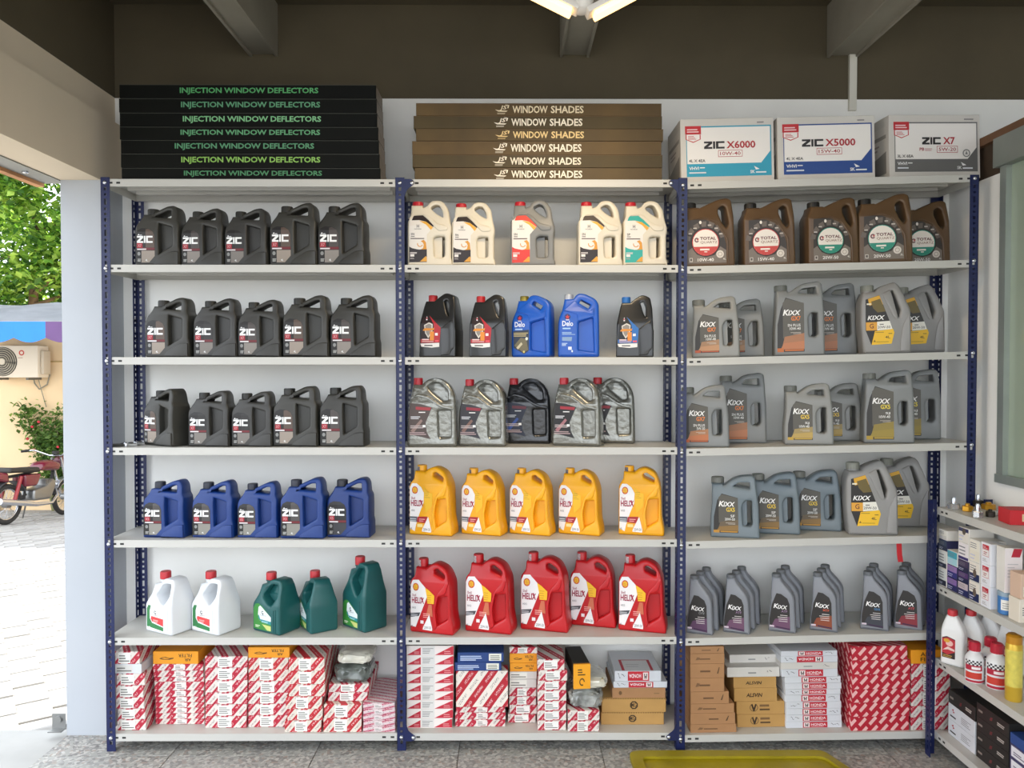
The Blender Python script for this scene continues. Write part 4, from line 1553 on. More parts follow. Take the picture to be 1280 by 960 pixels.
STYLE = {
    'str': (M_STR, lambda k: sticker(.30, .64), 'red and white striped filter carton'),
    'stro': (M_STR2, lambda k: sticker(.28, .62), 'red and white striped filter carton'),
    'strL': (M_STR, lambda k: sticker(.14, .62, n=3), 'red and white striped filter carton'),
    'grey': (M_WBOX2, lambda k: sticker(.04, .66, .1, .9, 'd4d2cc', 2), 'pale grey filter carton'),
    'thin': (M_STR, lambda k: sticker(.42, .64, .1, .95, 'e4dcd6', 3), 'thin red and white filter carton'),
    'tri': (M_WBOX, lambda k: tri_art, 'white filter carton with red corner wedges'),
    'pink': (M_PINK, lambda k: sticker(.35, .6, .2, .8, 'ddd2d0', 2), 'pale pink striped filter carton'),
    'wht': (M_WBOX, lambda k: sticker(.02, .64, .12, .9, 'e6e2d6', 2), 'white filter carton'),
    'wstr': (M_STR, lambda k: sticker(.24, .74, .12, .9, 'ece9e4', 3), 'white-label red striped carton'),
    'big': (M_BIGS, lambda k: None, 'large red and white striped carton'),
    'org': (M_ORG, lambda k: orange_art(True), 'orange air filter carton printed upside down'),
    'orgu': (M_ORG, lambda k: orange_art(False), 'orange air filter carton'),
    'orgs': (M_ORG, lambda k: orange_art(True), 'small orange filter carton'),
    'blue': (M_BLUE, lambda k: blue_art, 'flat blue parts carton with white sticker'),
    'brn': (M_BRN, lambda k: brown_art(k), 'plain brown parts carton'),
    'mg': (M_BRN2, lambda k: mg_art, 'brown carton with octagon logo'),
    'mg0': (M_BRN, lambda k: (lambda A: (A.disc(.15, .5, .03, .2, '6a4a28'), A.bars(.78, .4, .94, .6, 1, '8a6a44'))), 'plain brown carton with round stamp'),
    'als': (M_BRN2, lambda k: word_art('ALSVIN', .28, .66), 'brown carton with dark lettering'),
    'vbx': (M_BRN2, lambda k: v_art, 'brown carton with round V emblem'),
    'hon': (M_WBOX2, lambda k: honda_box(.30, .74, False, k % 7), 'white carton with red badge'),
    'honf': (M_WBOX2, lambda k: honda_box(.28, .74, True, 2), 'white carton with upside-down red badge'),
    'whs': (M_WBOX, lambda k: scrawl(k), 'white carton with handwriting'),
    'dash': (M_DASH, lambda k: None, 'red carton with pale dashes'),
}


def px_w(p0, p1, Y):
    return at(p1, 500, Y).x - at(p0, 500, Y).x


SN = 0


def stack(bay, base_y, boxes, sname, group, depth=0.22, dY=0.0, z0=None, up=0.0):
    """boxes bottom to top: (style, px0, px1, height px[, opts])"""
    global SN
    mid = (boxes[0][1] + boxes[0][2]) / 2
    zz = shelf_z(bay, 6, at(mid, base_y, YF).x)
    Y = max(y_on(mid, base_y, zz), YF + 0.012) + dY
    z = zz + 0.0006 + up
    n = len(boxes)
    for i, b in enumerate(boxes):
        st, p0, p1, hp = b[:4]
        op = b[4] if len(b) > 4 else {}
        m, artf, desc = STYLE[st]
        yb = Y + op.get('dy', 0)
        xa, xb = at(p0, 850, yb).x, at(p1, 850, yb).x
        h = hp * yb / F
        SN += 1
        dd = min(op.get('d', depth), YB - 0.012 - yb)
        pos = ('topmost' if i == n - 1 else (NTH[i] + ' from bottom' if i else 'bottom')) if n > 1 else 'lying alone'
        zb = (shelf_z(bay, 6, (xa + xb) / 2) - zz) + z
        carton('carton', ((xa + xb) / 2, yb, zb), xb - xa, dd, h - 0.0006, m, artf(SN), None, op.get('top'), op.get('rot', 0), shelf_tilt(bay, 6),
               f'{op.get("desc", desc)}, {pos} of {sname}, {BAYN[bay]} bay', 'carton', group, op.get('rx', 0))
        z += h
    return Y, z


g = 'cartons on the bottom shelf'
stack(0, 913, [('strL', 146, 182, 14), ('strL', 147, 181, 13.5), ('strL', 145, 180, 14), ('strL', 145, 179, 15.5), ('strL', 146, 181, 15), ('grey', 144, 177, 12), ('strL', 144, 175, 16)], 'leftmost stack', g)
stack(0, 905.5, [('thin', 194, 255, 7)] * 5 + [('thin', 193, 254, 8), ('thin', 193, 255, 11), ('thin', 193, 255, 6), ('thin', 192, 254, 8), ('thin', 191, 254, 8.5), ('org', 191.5, 248, 16, dict(d=.2))], 'second stack', g)
stack(0, 910, [('str', 256, 307.5, 15), ('str', 256.5, 308, 15), ('str', 256.5, 309, 15), ('str', 256.5, 309, 15.5), ('str', 256.5, 309, 16), ('str', 256.5, 309.5, 14.5)], 'third stack', g)
stack(0, 909, [('str', 310, 359, 15), ('str', 310, 359, 14.5), ('str', 310, 360, 14), ('str', 310.5, 361, 15), ('stro', 310.5, 361, 14.5), ('stro', 310.5, 360.5, 15), ('org', 310.5, 362, 13.5)], 'fourth stack', g)
stack(0, 917, [('stro', 355.5, 401, 15), ('stro', 359, 403, 14.5), ('stro', 357, 402, 16), ('stro', 361, 406, 15.5), ('stro', 361, 406, 17), ('stro', 361, 405.5, 16.5)], 'fifth stack', g, depth=.27)
YFs, zFs = stack(0, 918, [('stro', 404, 451.5, 18), ('stro', 405, 452, 17.5), ('str', 410, 459, 11.5, dict(dy=.03)), ('str', 411, 461, 10.5, dict(dy=.03))], 'sixth stack', g, depth=.26)
stack(0, 916.5, [('pink', 453.5, 494, 7.5), ('pink', 454, 493.5, 7.5), ('pink', 453.5, 494, 7), ('pink', 454, 494, 7.5), ('pink', 453.5, 493.5, 7.5)], 'pale stack by the post', g, depth=.27)

stack(1, 910, [('tri', 508.5, 565, 12), ('tri', 508.5, 566, 12), ('tri', 508.5, 566, 11), ('tri', 508.5, 566.5, 11), ('tri', 508.5, 566.5, 10.5), ('tri', 508.5, 566.5, 11.5), ('tri', 508.5, 567, 12), ('tri', 508.5, 567, 12), ('tri', 508.5, 567, 12.5)], 'left stack', g)
stack(1, 908.5, [('thin', 569, 631.5, 9), ('thin', 569, 632, 9), ('thin', 570, 631, 7), ('big', 570, 635, 46, dict(d=.07)), ('blue', 568.5, 626.5, 11), ('blue', 572, 629.5, 12.5, dict(d=.2))], 'second stack', g)
stack(1, 903.5, [('wstr', 635, 669.5, 11), ('wstr', 637, 671, 11.5), ('str', 636.5, 670, 11), ('str', 636.5, 670.5, 11), ('wht', 637, 670.5, 11), ('wht', 637, 671, 9.5), ('orgs', 637.5, 671.5, 11), ('orgs', 637, 671, 12), ('str', 637, 671.5, 8)], 'third stack', g, depth=.2)
stack(1, 913, [('wstr', 672, 707.5, 12.5), ('wstr', 672, 708, 12.5), ('wstr', 672.5, 707.5, 12.5), ('wstr', 672, 708, 13.5), ('wstr', 672.5, 707.5, 12), ('wstr', 673.5, 709, 13.5), ('wstr', 671.8, 705.5, 14, dict(d=.26))], 'fourth stack', g, depth=.24)
YLs, zLs = stack(1, 916, [('str', 710, 749, 14), ('str', 710, 749.5, 13)], 'low pair under plastic bags', g, depth=.22)
hon_top = lambda A: (A.rect(.16, .02, .84, .55, 'b81c30'), A.rect(.22, .02, .78, .52, 'd8d6d4'), A.bars(.28, .2, .66, .4, 2, 'a8a6a4', .2))
stack(1, 906, [('mg', 751.5, 830, 16), ('mg', 752.5, 832.5, 18), ('mg0', 765.5, 832, 13), ('honf', 767, 834, 8), ('honf', 768.5, 826.5, 13.5, dict(top=hon_top, desc='thick white carton with upside-down red badge'))], 'right stack', g, depth=.235)

stack(2, 916, [('brn', 863.5, 921, 11), ('brn', 863.5, 919.5, 14), ('brn', 863.5, 918, 12), ('brn', 863.5, 911.5, 15.5), ('brn', 863, 905.5, 17.5), ('brn', 862.8, 905.5, 18), ('brn', 862.8, 905.5, 13), ('brn', 862.8, 905, 9)], 'brown stack by the post', g, depth=.25)
stack(2, 909, [('vbx', 922, 982, 16.5), ('vbx', 921, 981, 16.5), ('als', 918, 971.5, 17), ('als', 917, 970.5, 14), ('whs', 909, 974.5, 12.5, dict(desc='wide white tray carton', d=.24)), ('whs', 912, 970, 10.5, dict(dy=.05))], 'second stack', g, depth=.22)
stack(2, 910, [('hon', 983, 1053, 8.3), ('hon', 983, 1052.5, 8.3), ('hon', 983, 1051.5, 8.2), ('hon', 983, 1052, 8.8), ('hon', 981, 1050.5, 8.8), ('hon', 982, 1051, 7), ('hon', 981.5, 1052, 8), ('hon', 981, 1051, 8), ('hon', 977, 1047, 9.6), ('whs', 976, 1047, 8.4), ('honf', 976, 1047, 8.4), ('hon', 976, 1046.5, 6.5)], 'white stack', g, depth=.25)
stack(2, 917, [('dash', 1064.5, 1137, 18), ('dash', 1065, 1137.5, 18), ('dash', 1066, 1138, 17), ('dash', 1066, 1138, 19), ('dash', 1066, 1138, 18), ('dash', 1065, 1134, 18)], 'dashed red stack', g, depth=.27)
stack(2, 913, [('str', 1139.5, 1186, 16), ('str', 1139.5, 1186, 14.5), ('str', 1139.5, 1187, 18.5), ('str', 1139.5, 1188, 18.5), ('str', 1139.5, 1188, 17), ('orgu', 1138.8, 1180, 17.5, dict(d=.2))], 'stack behind side rack', g, depth=.25)


# plastic wrapped packages: crumpled film over a slab
def crumple(name, loc, w, d, h, m, seed, amp=0.10, sub=4):
    bm = bmesh.new()
    bmesh.ops.create_icosphere(bm, subdivisions=sub, radius=1)
    off = Vector((seed * 3.1, seed * 1.7, 0))
    for v in bm.verts:
        p = v.co.copy()
        q = Vector([math.copysign(abs(c) ** 0.55, c) for c in p])
        n1 = noise.noise(p * 2.2 + off)
        n2 = abs(noise.noise(p * 6 + off * 2))
        n3 = abs(noise.noise(p * 14 + off))
        q *= 1 + amp * n1 + amp * 1.2 * (n2 - .25) + amp * .5 * (n3 - .2)
        v.co = Vector((q.x * w / 2, q.y * d / 2, max(q.z, -0.86) * h / 2))
    zmin = min(v.co.z for v in bm.verts)
    for v in bm.verts:
        v.co.z -= zmin
    return bm_mesh(bm, name, m, 25)


M_FILM = mat('5d625c', 0.16, var=0.5, scale=16, coat=0.8, bump=0.3, bscale=30)
M_FILM2 = mat('8f918c', 0.14, var=0.6, scale=22, coat=0.9, bump=0.3, bscale=40)
M_FILM3 = mat('d8d4c4', 0.18, var=0.2, scale=14, coat=0.9, bump=0.3, bscale=40)
def bag(label, px, Y, z, w, d, h, mats, seed):
    r = empty('plastic_bag', (at(px, 850, Y).x, Y + d / 2, z))
    tag(r, label, 'plastic bag', 'parts in plastic bags')
    mesh_obj('film', crumple('film', None, w, d, h, mats[0], seed), r)
    bm = bmesh.new()
    bevel_box(bm, -w * .40, w * .40, -d * .40, d * .40, h * .08, h * .8, 0.004)
    mesh_obj('contents', bm_mesh(bm, 'contents', mats[1]), r)
    return r
bag('clear plastic bag of dark filter parts on the sixth carton stack', 438, YFs + .035, zFs, 0.165, .2, .078, (M_FILM, mat('2b312c', .5)), 3)
bag('pale plastic bag on top of the dark bag, left bay', 442, YFs + .04, zFs + .0785, 0.155, .19, .05, (M_FILM3, mat('9a9a84', .5)), 5)
bag('crumpled grey plastic bag on the low striped pair, middle bay', 733, YLs + .01, zLs, 0.155, .2, .082, (M_FILM2, mat('3c3c3a', .5)), 8)
bag('pale crumpled plastic bag under the tilted orange carton', 738, YLs + .02, zLs + .0825, 0.15, .18, .050, (M_FILM3, mat('a89a70', .5)), 11)
# orange carton lying on the bags, nose down
pz = zLs + .140
carton('carton', (at(727, 850, YLs + .0).x, YLs + .008, pz + 0.0), .072, .20, .062, M_BLK, None, None, None, 6, 0, 'orange-ended narrow carton resting on plastic bags, middle bay', 'carton', g, math.radians(0))
def oend(A):
    A.rect(.0, .0, 1, 1, 'f0a41e')
    A.bars(.25, .55, .7, .85, 3, '5a3c10', .5)
    A.ring(.5, .28, .1, .16, '5a3c10', 0, 300)
o = SC.objects[-1]
rr = [x for x in SC.objects if x.get('label', '').startswith('orange-ended')][0]
A = Art(lambda u, v: ((u - .5) * .074, -.045 + v * .106))
oend(A)
bm = bmesh.new()
bevel_box(bm, -.036, .036, -.012, -.001, -.044, .061, .001, seg=1)
mesh_obj('flap', bm_mesh(bm, 'flap', M_ORG), rr)
mesh_obj('print', A.mesh('print', front_place(-.0122)), rr)

# ---- cartons on the top shelf
def top_stack(n, x_px, y_px, m, artf, desc, sname, group, depth, Yf, end=None):
    z = ZS[0] + 0.0006
    for i in range(n):
        (p0, p1), (ya, yb) = x_px[i], y_px[i]
        xa, xb = at(p0, 160, Yf).x, at(p1, 160, Yf).x
        h = (yb - ya) * Yf / F
        pos = 'topmost' if i == n - 1 else (NTH[i] + ' from bottom' if i else 'bottom')
        off = random.uniform(0, .008)
        carton('carton', ((xa + xb) / 2, Yf + off, z), xb - xa, depth, h - .0012, m[i % len(m)], artf(i, p0, p1), end, None, 0, 0, f'{desc}, {pos} in {sname}', 'carton', group)
        z += h


yy = [223, 207.5, 190, 173, 157, 139.5, 122, 105]
xs_ = [(151, 475), (150.5, 474), (150, 473), (149.5, 472.5), (149, 471), (148.5, 470.5), (149.5, 470)]
tx = [(229, 402), (226, 400), (217.5, 392), (225.5, 400), (228, 401), (226, 400), (225, 398)]
tc_ = ['4f8f62', '8fbf5c', '5d9a72', '66a878', '86c48e', '62a078', '58a868']
M_BOXK = mat('060805', 0.6, var=0.3, scale=6, spec=0.2)
def defl(i, p0, p1):
    def f(A):
        a, b = (tx[i][0] - p0) / (p1 - p0), (tx[i][1] - p0) / (p1 - p0)
        A.text('INJECTION WINDOW DEFLECTORS', a, .25, b, .78, tc_[i], 0.026)
        A.rect(.0, .955, 1, .985, '4a4c44')
    return f
top_stack(7, xs_, [(yy[i + 1], yy[i]) for i in range(7)], [M_BOXK, mat('080a06', .6, var=.3, scale=6, spec=0.2)], defl, 'long flat black carton with green lettering', 'the left top stack', 'window deflector cartons', .17, YF + .02, (1, lambda A: (A.rect(.04, .04, .96, .96, '85796a'), A.poly([(.04, .9), (.5, .5), (.52, .54), (.06, .96)], '2a261e'))))
yy = [223, 207, 191, 174, 159, 143, 127]
xs_ = [(518, 828), (515.5, 828), (515, 827), (520, 829), (517, 827.5), (520, 827)]
lx = [617, 615.5, 616, 619, 617, 618.5]
def shade(i, p0, p1):
    def f(A):
        q = lambda p: (p - p0) / (p1 - p0)
        s = lx[i]
        col = ['efe6d4', 'e9dfcc', 'efe6d4', 'e6c88a', 'ece4d2', 'ecdcba'][i]
        A.text('WINDOW', q(s + 22), .22, q(s + 66), .80, col, 0.022)
        A.text('SHADES', q(s + 70), .22, q(s + 111), .80, col, 0.022)
        A.text('JS', q(s + 6), .42, q(s + 15), .82, col, 0.016, 0.2)
        A.poly([(q(s), .50), (q(s + 4), .34), (q(s + 14), .32), (q(s + 16), .40), (q(s + 5), .44)], col)
        A.poly([(q(s + 12), .90), (q(s + 18), .84), (q(s + 17), .60), (q(s + 15.5), .60), (q(s + 16), .80)], col)
        A.bars(q(s + 3), .14, q(s + 14), .28, 2, col, .35)
        A.rect(0, .955, 1, .985, '6a5236')
    return f
top_stack(6, xs_, [(yy[i + 1], yy[i]) for i in range(6)], [mat('52401f', .6, var=.25, scale=5), mat('463818', .6, var=.25, scale=5), mat('5a4522', .6, var=.3, scale=5)], shade, 'long brown carton with white lettering', 'the middle top stack', 'window shade cartons', .17, YF + .02)

def zic_carton(col, name, sae, qty, py):
    def f(A):
        # frame unit = share of the face
        A.rect(.06, .10, .97, .875, 'f1ece6')
        A.rect(.06, .865, .97, .885, col)
        A.rect(.96, .10, .972, .885, col)
        A.rect(.06, .10, .068, .885, col)
        A.poly([(.06, .10), (.97, .10), (.97, .50), (.86, .30), (.06, .30)], col)
        A.poly([(.05, .89), (.22, .89), (.22, .76), (.05, .76)], 'c42a30')
        A.bars(.07, .79, .20, .86, 2, 'f0d0d0', .5)
        A.poly([(.055, .755), (.215, .755), (.215, .68), (.135, .63), (.055, .68)], 'c42a30')
        A.poly([(.065, .755), (.205, .755), (.205, .685), (.135, .645), (.065, .685)], 'f2ece8')
        A.bars(.08, .68, .19, .745, 3, 'c86a6a', .5)
        zic_letters(A, .25 if len(name) > 3 else .36, .53, .47 if len(name) > 3 else .565, .645, '2a2626')
        A.text(name, .49 if len(name) > 3 else .59, .53, .80 if len(name) > 3 else .72, .645, 'b02a32', 0.022)
        A.rect(.40 if py else .52, .40, .66 if py else .75, .505, 'b84a50')
        A.rect(.405 if py else .525, .408, .655 if py else .745, .497, 'f1ece6')
        A.text(sae, .42 if py else .54, .425, .64 if py else .73, .48, 'a83a40', 0.012)
        if not py:
            A.text('PB', .33, .43, .38, .48, 'a83a40', 0.012)
            A.bars(.39, .43, .51, .48, 2, 'c88a8a', .4)
            A.ring(.845, .39, .03, .042, '8a8a88', ky=1.5)
            A.poly([(.83, .37), (.86, .37), (.845, .43)], '8a8a88')
        A.text(qty, .085, .325, .26, .37, '4a4848', 0.01)
        A.text('VHVI', .085, .205, .19, .255, 'f0f0ee', 0.02)
        A.bars(.20, .23, .26, .255, 1, 'f0f0ee', .6)
        A.bars(.085, .15, .30, .18, 1, 'd8dce0', .7)
        A.text('SK', .74, .135, .79, .185, 'f4f4f2', 0.02)
        A.poly([(.78, .25), (.80, .19), (.84, .20)], 'f4f4f2')
        A.bars(.80, .14, .94, .17, 1, 'e8ecee', .7)
        A.bars(.82, .915, .95, .94, 1, '8a8684', .8)
    return f


def zside(A):
    A.rect(.1, .1, .9, .85, 'd8d2ca')
    A.poly([(.1, .1), (.9, .1), (.9, .45), (.1, .3)], '8a8680')
    A.rect(.1, .66, .9, .72, '9a948c')
    A.bars(.2, .5, .7, .62, 2, 'a89a94', .5)


Yt = YF + .038
for (p0, p1, ya, yb, col, nm, sae, qty, rot, d, py, lab) in ((852, 968.5, 140, 219.5, '2f9cb8', 'X6000', '10W-40', '4L X 4EA', 0, .25, True, 'white oil carton with turquoise band on the right top shelf'),
                                                   (973, 1094.5, 138.5, 217.5, '21468c', 'X5000', '15W-40', '4L X 4EA', 0, .25, True, 'white oil carton with navy band on the right top shelf'),
                                                   (1111, 1231, 135, 213.5, '6b6a68', 'X7', '5W-20', '3L X 6EA', 4, .22, False, 'white oil carton with grey band at the right end of the top shelf')):
    xa, xb = at(p0, 180, Yt).x, at(p1, 180, Yt).x
    xm = (xa + xb) / 2
    yo = .010 if rot else 0
    c = carton('carton', (xm, Yt + yo, shelf_z(2, 0, xm) + .0008), (xb - xa) * (.99 if rot else 1), d, (yb - ya) * Yt / F, M_WBOX, zic_carton(col, nm, sae, qty, py), (-1, zside), None, rot, shelf_tilt(2, 0), lab, 'carton', 'white oil cartons on the top shelf')

# bunch of pliers on the third row of the left bay
x0 = at(146, 556, YF + .05).x
for i, (dx, dy, a) in enumerate(((0.040, .030, 8), (0.060, .075, -14), (.075, .12, 20))):
    r = empty('pliers', (x0 + dx, YF + .02 + dy, ZS[3] + .0005), (0, 0, math.radians(a)))
    tag(r, ['steel pliers lying nearest the front of the shelf', 'steel pliers lying between two others on the third jug shelf', 'steel pliers lying rearmost beside the charcoal jug'][i], 'pliers', 'steel pliers on the shelf')
    for s in (-1, 1):
        bm = bmesh.new()
        tube(bm, [(-.06, .012 * s, .006), (-.03, .016 * s, .006), (0, .004 * s, .006 + .004 * (s + 1))], [.0055, .0055, .005], 8)
        mesh_obj('handle', bm_mesh(bm, 'handle', mat('4a4a46', .4, .5), 40), r)
        bm = bmesh.new()
        prism(bm, rpoly([(0, -.002), (.02, -.008 * s, .003), (.045, -.002 * s), (.045, .001 * s), (.0, .007)], 2), [], 0, .009, .001, 1)
        for v in bm.verts:
            v.co = Vector((v.co.x, v.co.z, v.co.y + .003))
        mesh_obj('jaw', bm_mesh(bm, 'jaw', mat('8a8a86', .35, .8)), r)
    bm = bmesh.new()
    lathe(bm, [(.010, 0.002), (.010, .014), (.007, .017)], n=12)
    mesh_obj('pivot', bm_mesh(bm, 'pivot', M_CHROME, 40), r)

# red strap hanging under a shelf of the right bay
p0, p1 = at(1120, 679, YF + .03), at(1124, 704, YF + .03)
bm = bmesh.new()
zt = shelf_z(2, 4, p0.x) - .0315
pts = [(0, 0), (.001, -.02), (.003, -.05), (.008, -.08)]
for k, (a, b) in enumerate(zip(pts, pts[1:])):
    m4 = [(a[0] - .011, a[1]), (a[0] + .011, a[1]), (b[0] + .011, b[1]), (b[0] - .011, b[1])]
    vs = [bm.verts.new((x, y, z)) for y in (0, .0016) for x, z in m4]
    for f in ((0, 1, 2, 3), (4, 7, 6, 5), (0, 4, 5, 1), (1, 5, 6, 2), (2, 6, 7, 3), (3, 7, 4, 0)):
        bm.faces.new([vs[i] for i in f])
o = mesh_obj('strap', bm_mesh(bm, 'strap', mat('c02028', .5)))
o.location = (p0.x, YF + .004, zt + .0)
tag(o, 'short red strap hanging under a white shelf above grey bottles', 'strap')

# yellow painted plate lying on the floor in front of the rack
q = [(787, 946, 12), (800, 942.5, 8)]
YE = y_on(900, 942, 0)
bm = bmesh.new()
xa, xb = at(787, 950, YE - .05).x, at(1030, 945, YE - .02).x
out = rpoly([(xa, 0, .05), (xb, 0.0, .03), (xb + .35, -1.0, .05), (xa + .02, -1.0, .05)], 4)
prism(bm, out, [], 0, .006, .002, 1)
inn = rpoly([(xa + .05, -.055, .03), (xb - .02, -.055, .03), (xb + .28, -.95, .03), (xa + .08, -.95, .03)], 4)
for v in bm.verts:
    v.co = Vector((v.co.x, v.co.z, .006 - v.co.y))
plate = empty('ramp_plate', (0, YE - .004, 0.0))
tag(plate, 'yellow painted steel plate lying on the grey terrazzo floor', 'floor plate')
M_YEL = mat('988806', .45, var=.18, scale=7, bump=.1, bscale=30)
mesh_obj('plate', bm_mesh(bm, 'plate', M_YEL, 40), plate)
bm = bmesh.new()
prism(bm, out, [inn], 0, .012, .002, 1)
for v in bm.verts:
    v.co = Vector((v.co.x, v.co.z, .018 - v.co.y))
mesh_obj('rim', bm_mesh(bm, 'rim', M_YEL, 40), plate)
# ================================================================== SIDE RACK GOODS
def side_box(label, y0, y1, z, h, d, m, art, x=None, group='small boxes on the side rack', end=None):
    """box whose printed face looks to -x; y0 far end, y1 near end"""
    x = S_X0 + .008 if x is None else x
    return carton('carton', (x, (y0 + y1) / 2, z), abs(y0 - y1) - .0015, d, h - .0008, m, art, None, None, -90, 0, label, 'carton', group)


def yp(px, x):       # depth of a pixel column on the plane X = x
    d = ray(px, 700)
    return d.y / d.x * x


def lbl(top, bot, pic=None, band=.45):
    def f(A):
        A.rect(.04, .04, .96, band, bot)
        A.rect(.04, band, .96, .96, top)
        A.bars(.1, band + .12, .7, .9, 3, '7a7a80', .35)
        if pic:
            A.disc(.55, band + .02, .16, .22, pic)
        A.bars(.1, .12, .6, band - .08, 2, 'c8cade', .35)
    return f


def redhead(A):
    A.rect(.18, .70, .82, .90, 'c02030')
    A.bars(.24, .74, .7, .86, 2, 'f0d0d0', .4)
    A.rect(.18, .36, .82, .69, 'c85a60')
    A.rect(.20, .38, .80, .67, 'f0ece8')
    A.bars(.3, .45, .72, .62, 2, 'b05a60', .5)
    A.bars(.2, .12, .75, .28, 3, 'b0a8a4', .4)


xs = S_X0 + .01
M_SB = mat('e6e2da', .55, var=.03)
M_SN = mat('2a2c54', .5, var=.1)
z2 = SZ[1] + .0006
cols = [
    # px0, px1, [(h m, base material, art, words)]
    (1173, 1183.5, [(.075, M_SB, lbl('d6dad6', '2c3040', None, .35), 'white and slate'), (.075, M_SB, lbl('dadcd8', '2c3444', None, .3), 'white and slate'), (.045, M_SN, lbl('3c4a60', '2a3448'), 'slate'), (.042, M_SB, lbl('e8e6dc', 'd6d4cc'), 'cream')]),
    (1184, 1197, [(.052, M_SN, lbl('8a6aa8', '2a2a5c', None, .5), 'purple and navy'), (.052, M_SN, lbl('9a7ab0', '34347c', None, .5), 'lilac and navy'), (.060, M_SB, lbl('4aa6b8', 'a8d4dc', None, .5), 'turquoise')]),
    (1197.5, 1211, [(.056, M_SN, lbl('c8b8bc', '23265a', None, .5), 'navy and pink'), (.042, M_SN, lbl('5a3a70', '24264c'), 'dark purple'), (.046, M_SN, lbl('4a3a58', '2a2a48'), 'dark violet'), (.072, M_SB, lbl('ece6e6', '3a2f72', None, .2), 'white and violet'), (.06, M_SB, lbl('2a2f60', 'e8e2d8', '5a5048', .72), 'navy-topped white')]),
    (1211.5, 1225, [(.078, M_SB, lbl('ece4d8', '1f2a56', '6a5a4c', .46), 'cream and navy portrait'), (.078, M_SB, lbl('ece4d8', '1f2a56', '6a5a4c', .42), 'cream and navy portrait'), (.088, M_SB, lbl('efe9da', 'ebe4d2', None, .5), 'tall cream')]),
    (1226, 1238.5, [(.084, mat('ececf0', .5), redhead, 'white red-headed'), (.082, mat('ececf0', .5), redhead, 'white red-headed'), (.082, mat('ececf0', .5), redhead, 'white red-headed')]),
]
for ci, (p0, p1, bx) in enumerate(cols):
    z = z2
    for bi, (h, m, a, wd) in enumerate(bx):
        pos = 'top' if bi == len(bx) - 1 else ('bottom' if bi == 0 else NTH[bi])
        side_box(f'small {wd} box, {pos} of the {["far end", "second", "third", "fourth", "nearest"][ci]} column on the side rack', yp(p0, xs), yp(p1, xs), z, h, .10 if ci < 4 else .056, m, a, xs)
        z += h
# leaning red-banded box on a blue tub, cream boxes beside
yT = 2.808
pT = at(1258, 765, yT + .028)
r = empty('tub', (pT.x, yT + .0295, z2))
tag(r, 'small blue tub with grey lid and red-striped label, under a white box', 'tub')
bm = bmesh.new()
lathe(bm, [(.024, 0), (.028, .004), (.0285, .066), (.027, .070)], n=24)
mesh_obj('body', bm_mesh(bm, 'body', mat('3f78b4', .3), 35), r)
bm = bmesh.new()
lathe(bm, [(.0295, .068), (.0295, .082), (.027, .085)], n=28, ridge=.03, ridge_to=1)
mesh_obj('lid', bm_mesh(bm, 'lid', mat('8fa2b0', .4), 30), r)
A = Art(lambda u, v: (u, v))
A.rect(-1.2, .018, 1.2, .056, 'e8e4dc')
A.rect(.15, .018, .9, .056, 'c02a34')
A.bars(-1.0, .025, .0, .05, 3, '9a9690', .35)
vs_me = A.mesh('label', lambda x, z, l: Vector((x, z, l)))
bm = bmesh.new()
bm.from_mesh(vs_me)
bmesh.ops.subdivide_edges(bm, edges=[e for e in bm.edges if abs(e.verts[0].co.x - e.verts[1].co.x) > .3], cuts=8)
for v in bm.verts:
    a = -PI / 2 + v.co.x
    rr_ = .0288 + v.co.z
    v.co = Vector((rr_ * math.cos(a), rr_ * math.sin(a), v.co.y))
bm.to_mesh(vs_me)
bm.free()
mesh_obj('label', vs_me, r)
def rb(A):
    A.rect(0, 0, 1, 1, 'efe6e4')
    A.poly([(.35, .80), (.85, .80), (1, .99), (.5, .99)], 'c02038')
    A.poly([(.30, .01), (.80, .01), (.95, .20), (.48, .20)], 'c02038')
    A.bars(.15, .35, .85, .70, 5, 'c8c4c4', .3)
carton('carton', (pT.x + .006, yT + .0, z2 + .0856), .062, .055, .165, M_SB, rb, None, None, -4, 0, 'white box with red corner bands standing on the blue tub', 'carton', 'small boxes on the side rack')
yC = 2.73
xC = 1.832
carton('carton', (xC + .04, yC, z2), .08, .06, .085, mat('e6dccb', .55), sticker(.1, .9, .2, .8, 'ece4d4', 4), None, None, 0, 0, 'lower cream box beside the blue tub', 'carton', 'small boxes on the side rack')
carton('carton', (xC + .044, yC, z2 + .0855), .08, .06, .09, mat('d8b8a0', .55), sticker(.1, .9, .1, .5, 'e8e0d0', 3), None, None, 0, 0, 'upper peach box beside the blue tub', 'carton', 'small boxes on the side rack')

# hexagonal metal fittings on the top of the side rack
z1 = SZ[0] + .0005
def fitting(px, py, r0, h, m, knob, label):
    y = y_on(px, py, SZ[0])
    x = at(px, py, y).x
    r = empty('hex_fitting', (x, y + r0 * .9, z1), (0, 0, random.uniform(0, 1)))
    tag(r, label, 'metal fitting', 'hexagonal fittings on the side rack')
    bm = bmesh.new()
    t = [(r0, .002), (r0, h - .003), (r0 * .88, h), (r0 * .5, h)]
    lathe(bm, [(r0 * .92, 0)] + t, n=6)
    mesh_obj('hex_body', bm_mesh(bm, 'hex_body', m, 25), r)
    bm = bmesh.new()
    lathe(bm, [(r0 * .42, h - .001), (r0 * .42, h + knob * .75), (r0 * .3, h + knob)], n=16)
    mesh_obj('stem', bm_mesh(bm, 'stem', m if knob < .02 else M_CHROME, 35), r)
M_GOLD = mat('d09a30', .3, .7)
M_SIL2 = mat('c8cacc', .25, .75)
M_DKM = mat('3a342c', .4, .5)
fitting(1196, 637.5, .024, .024, M_SIL2, .026, 'silver hexagonal fitting nearest the corner post of the side rack')
fitting(1213, 640, .022, .022, M_GOLD, .010, 'gold hexagonal fitting beside the corner silver one')
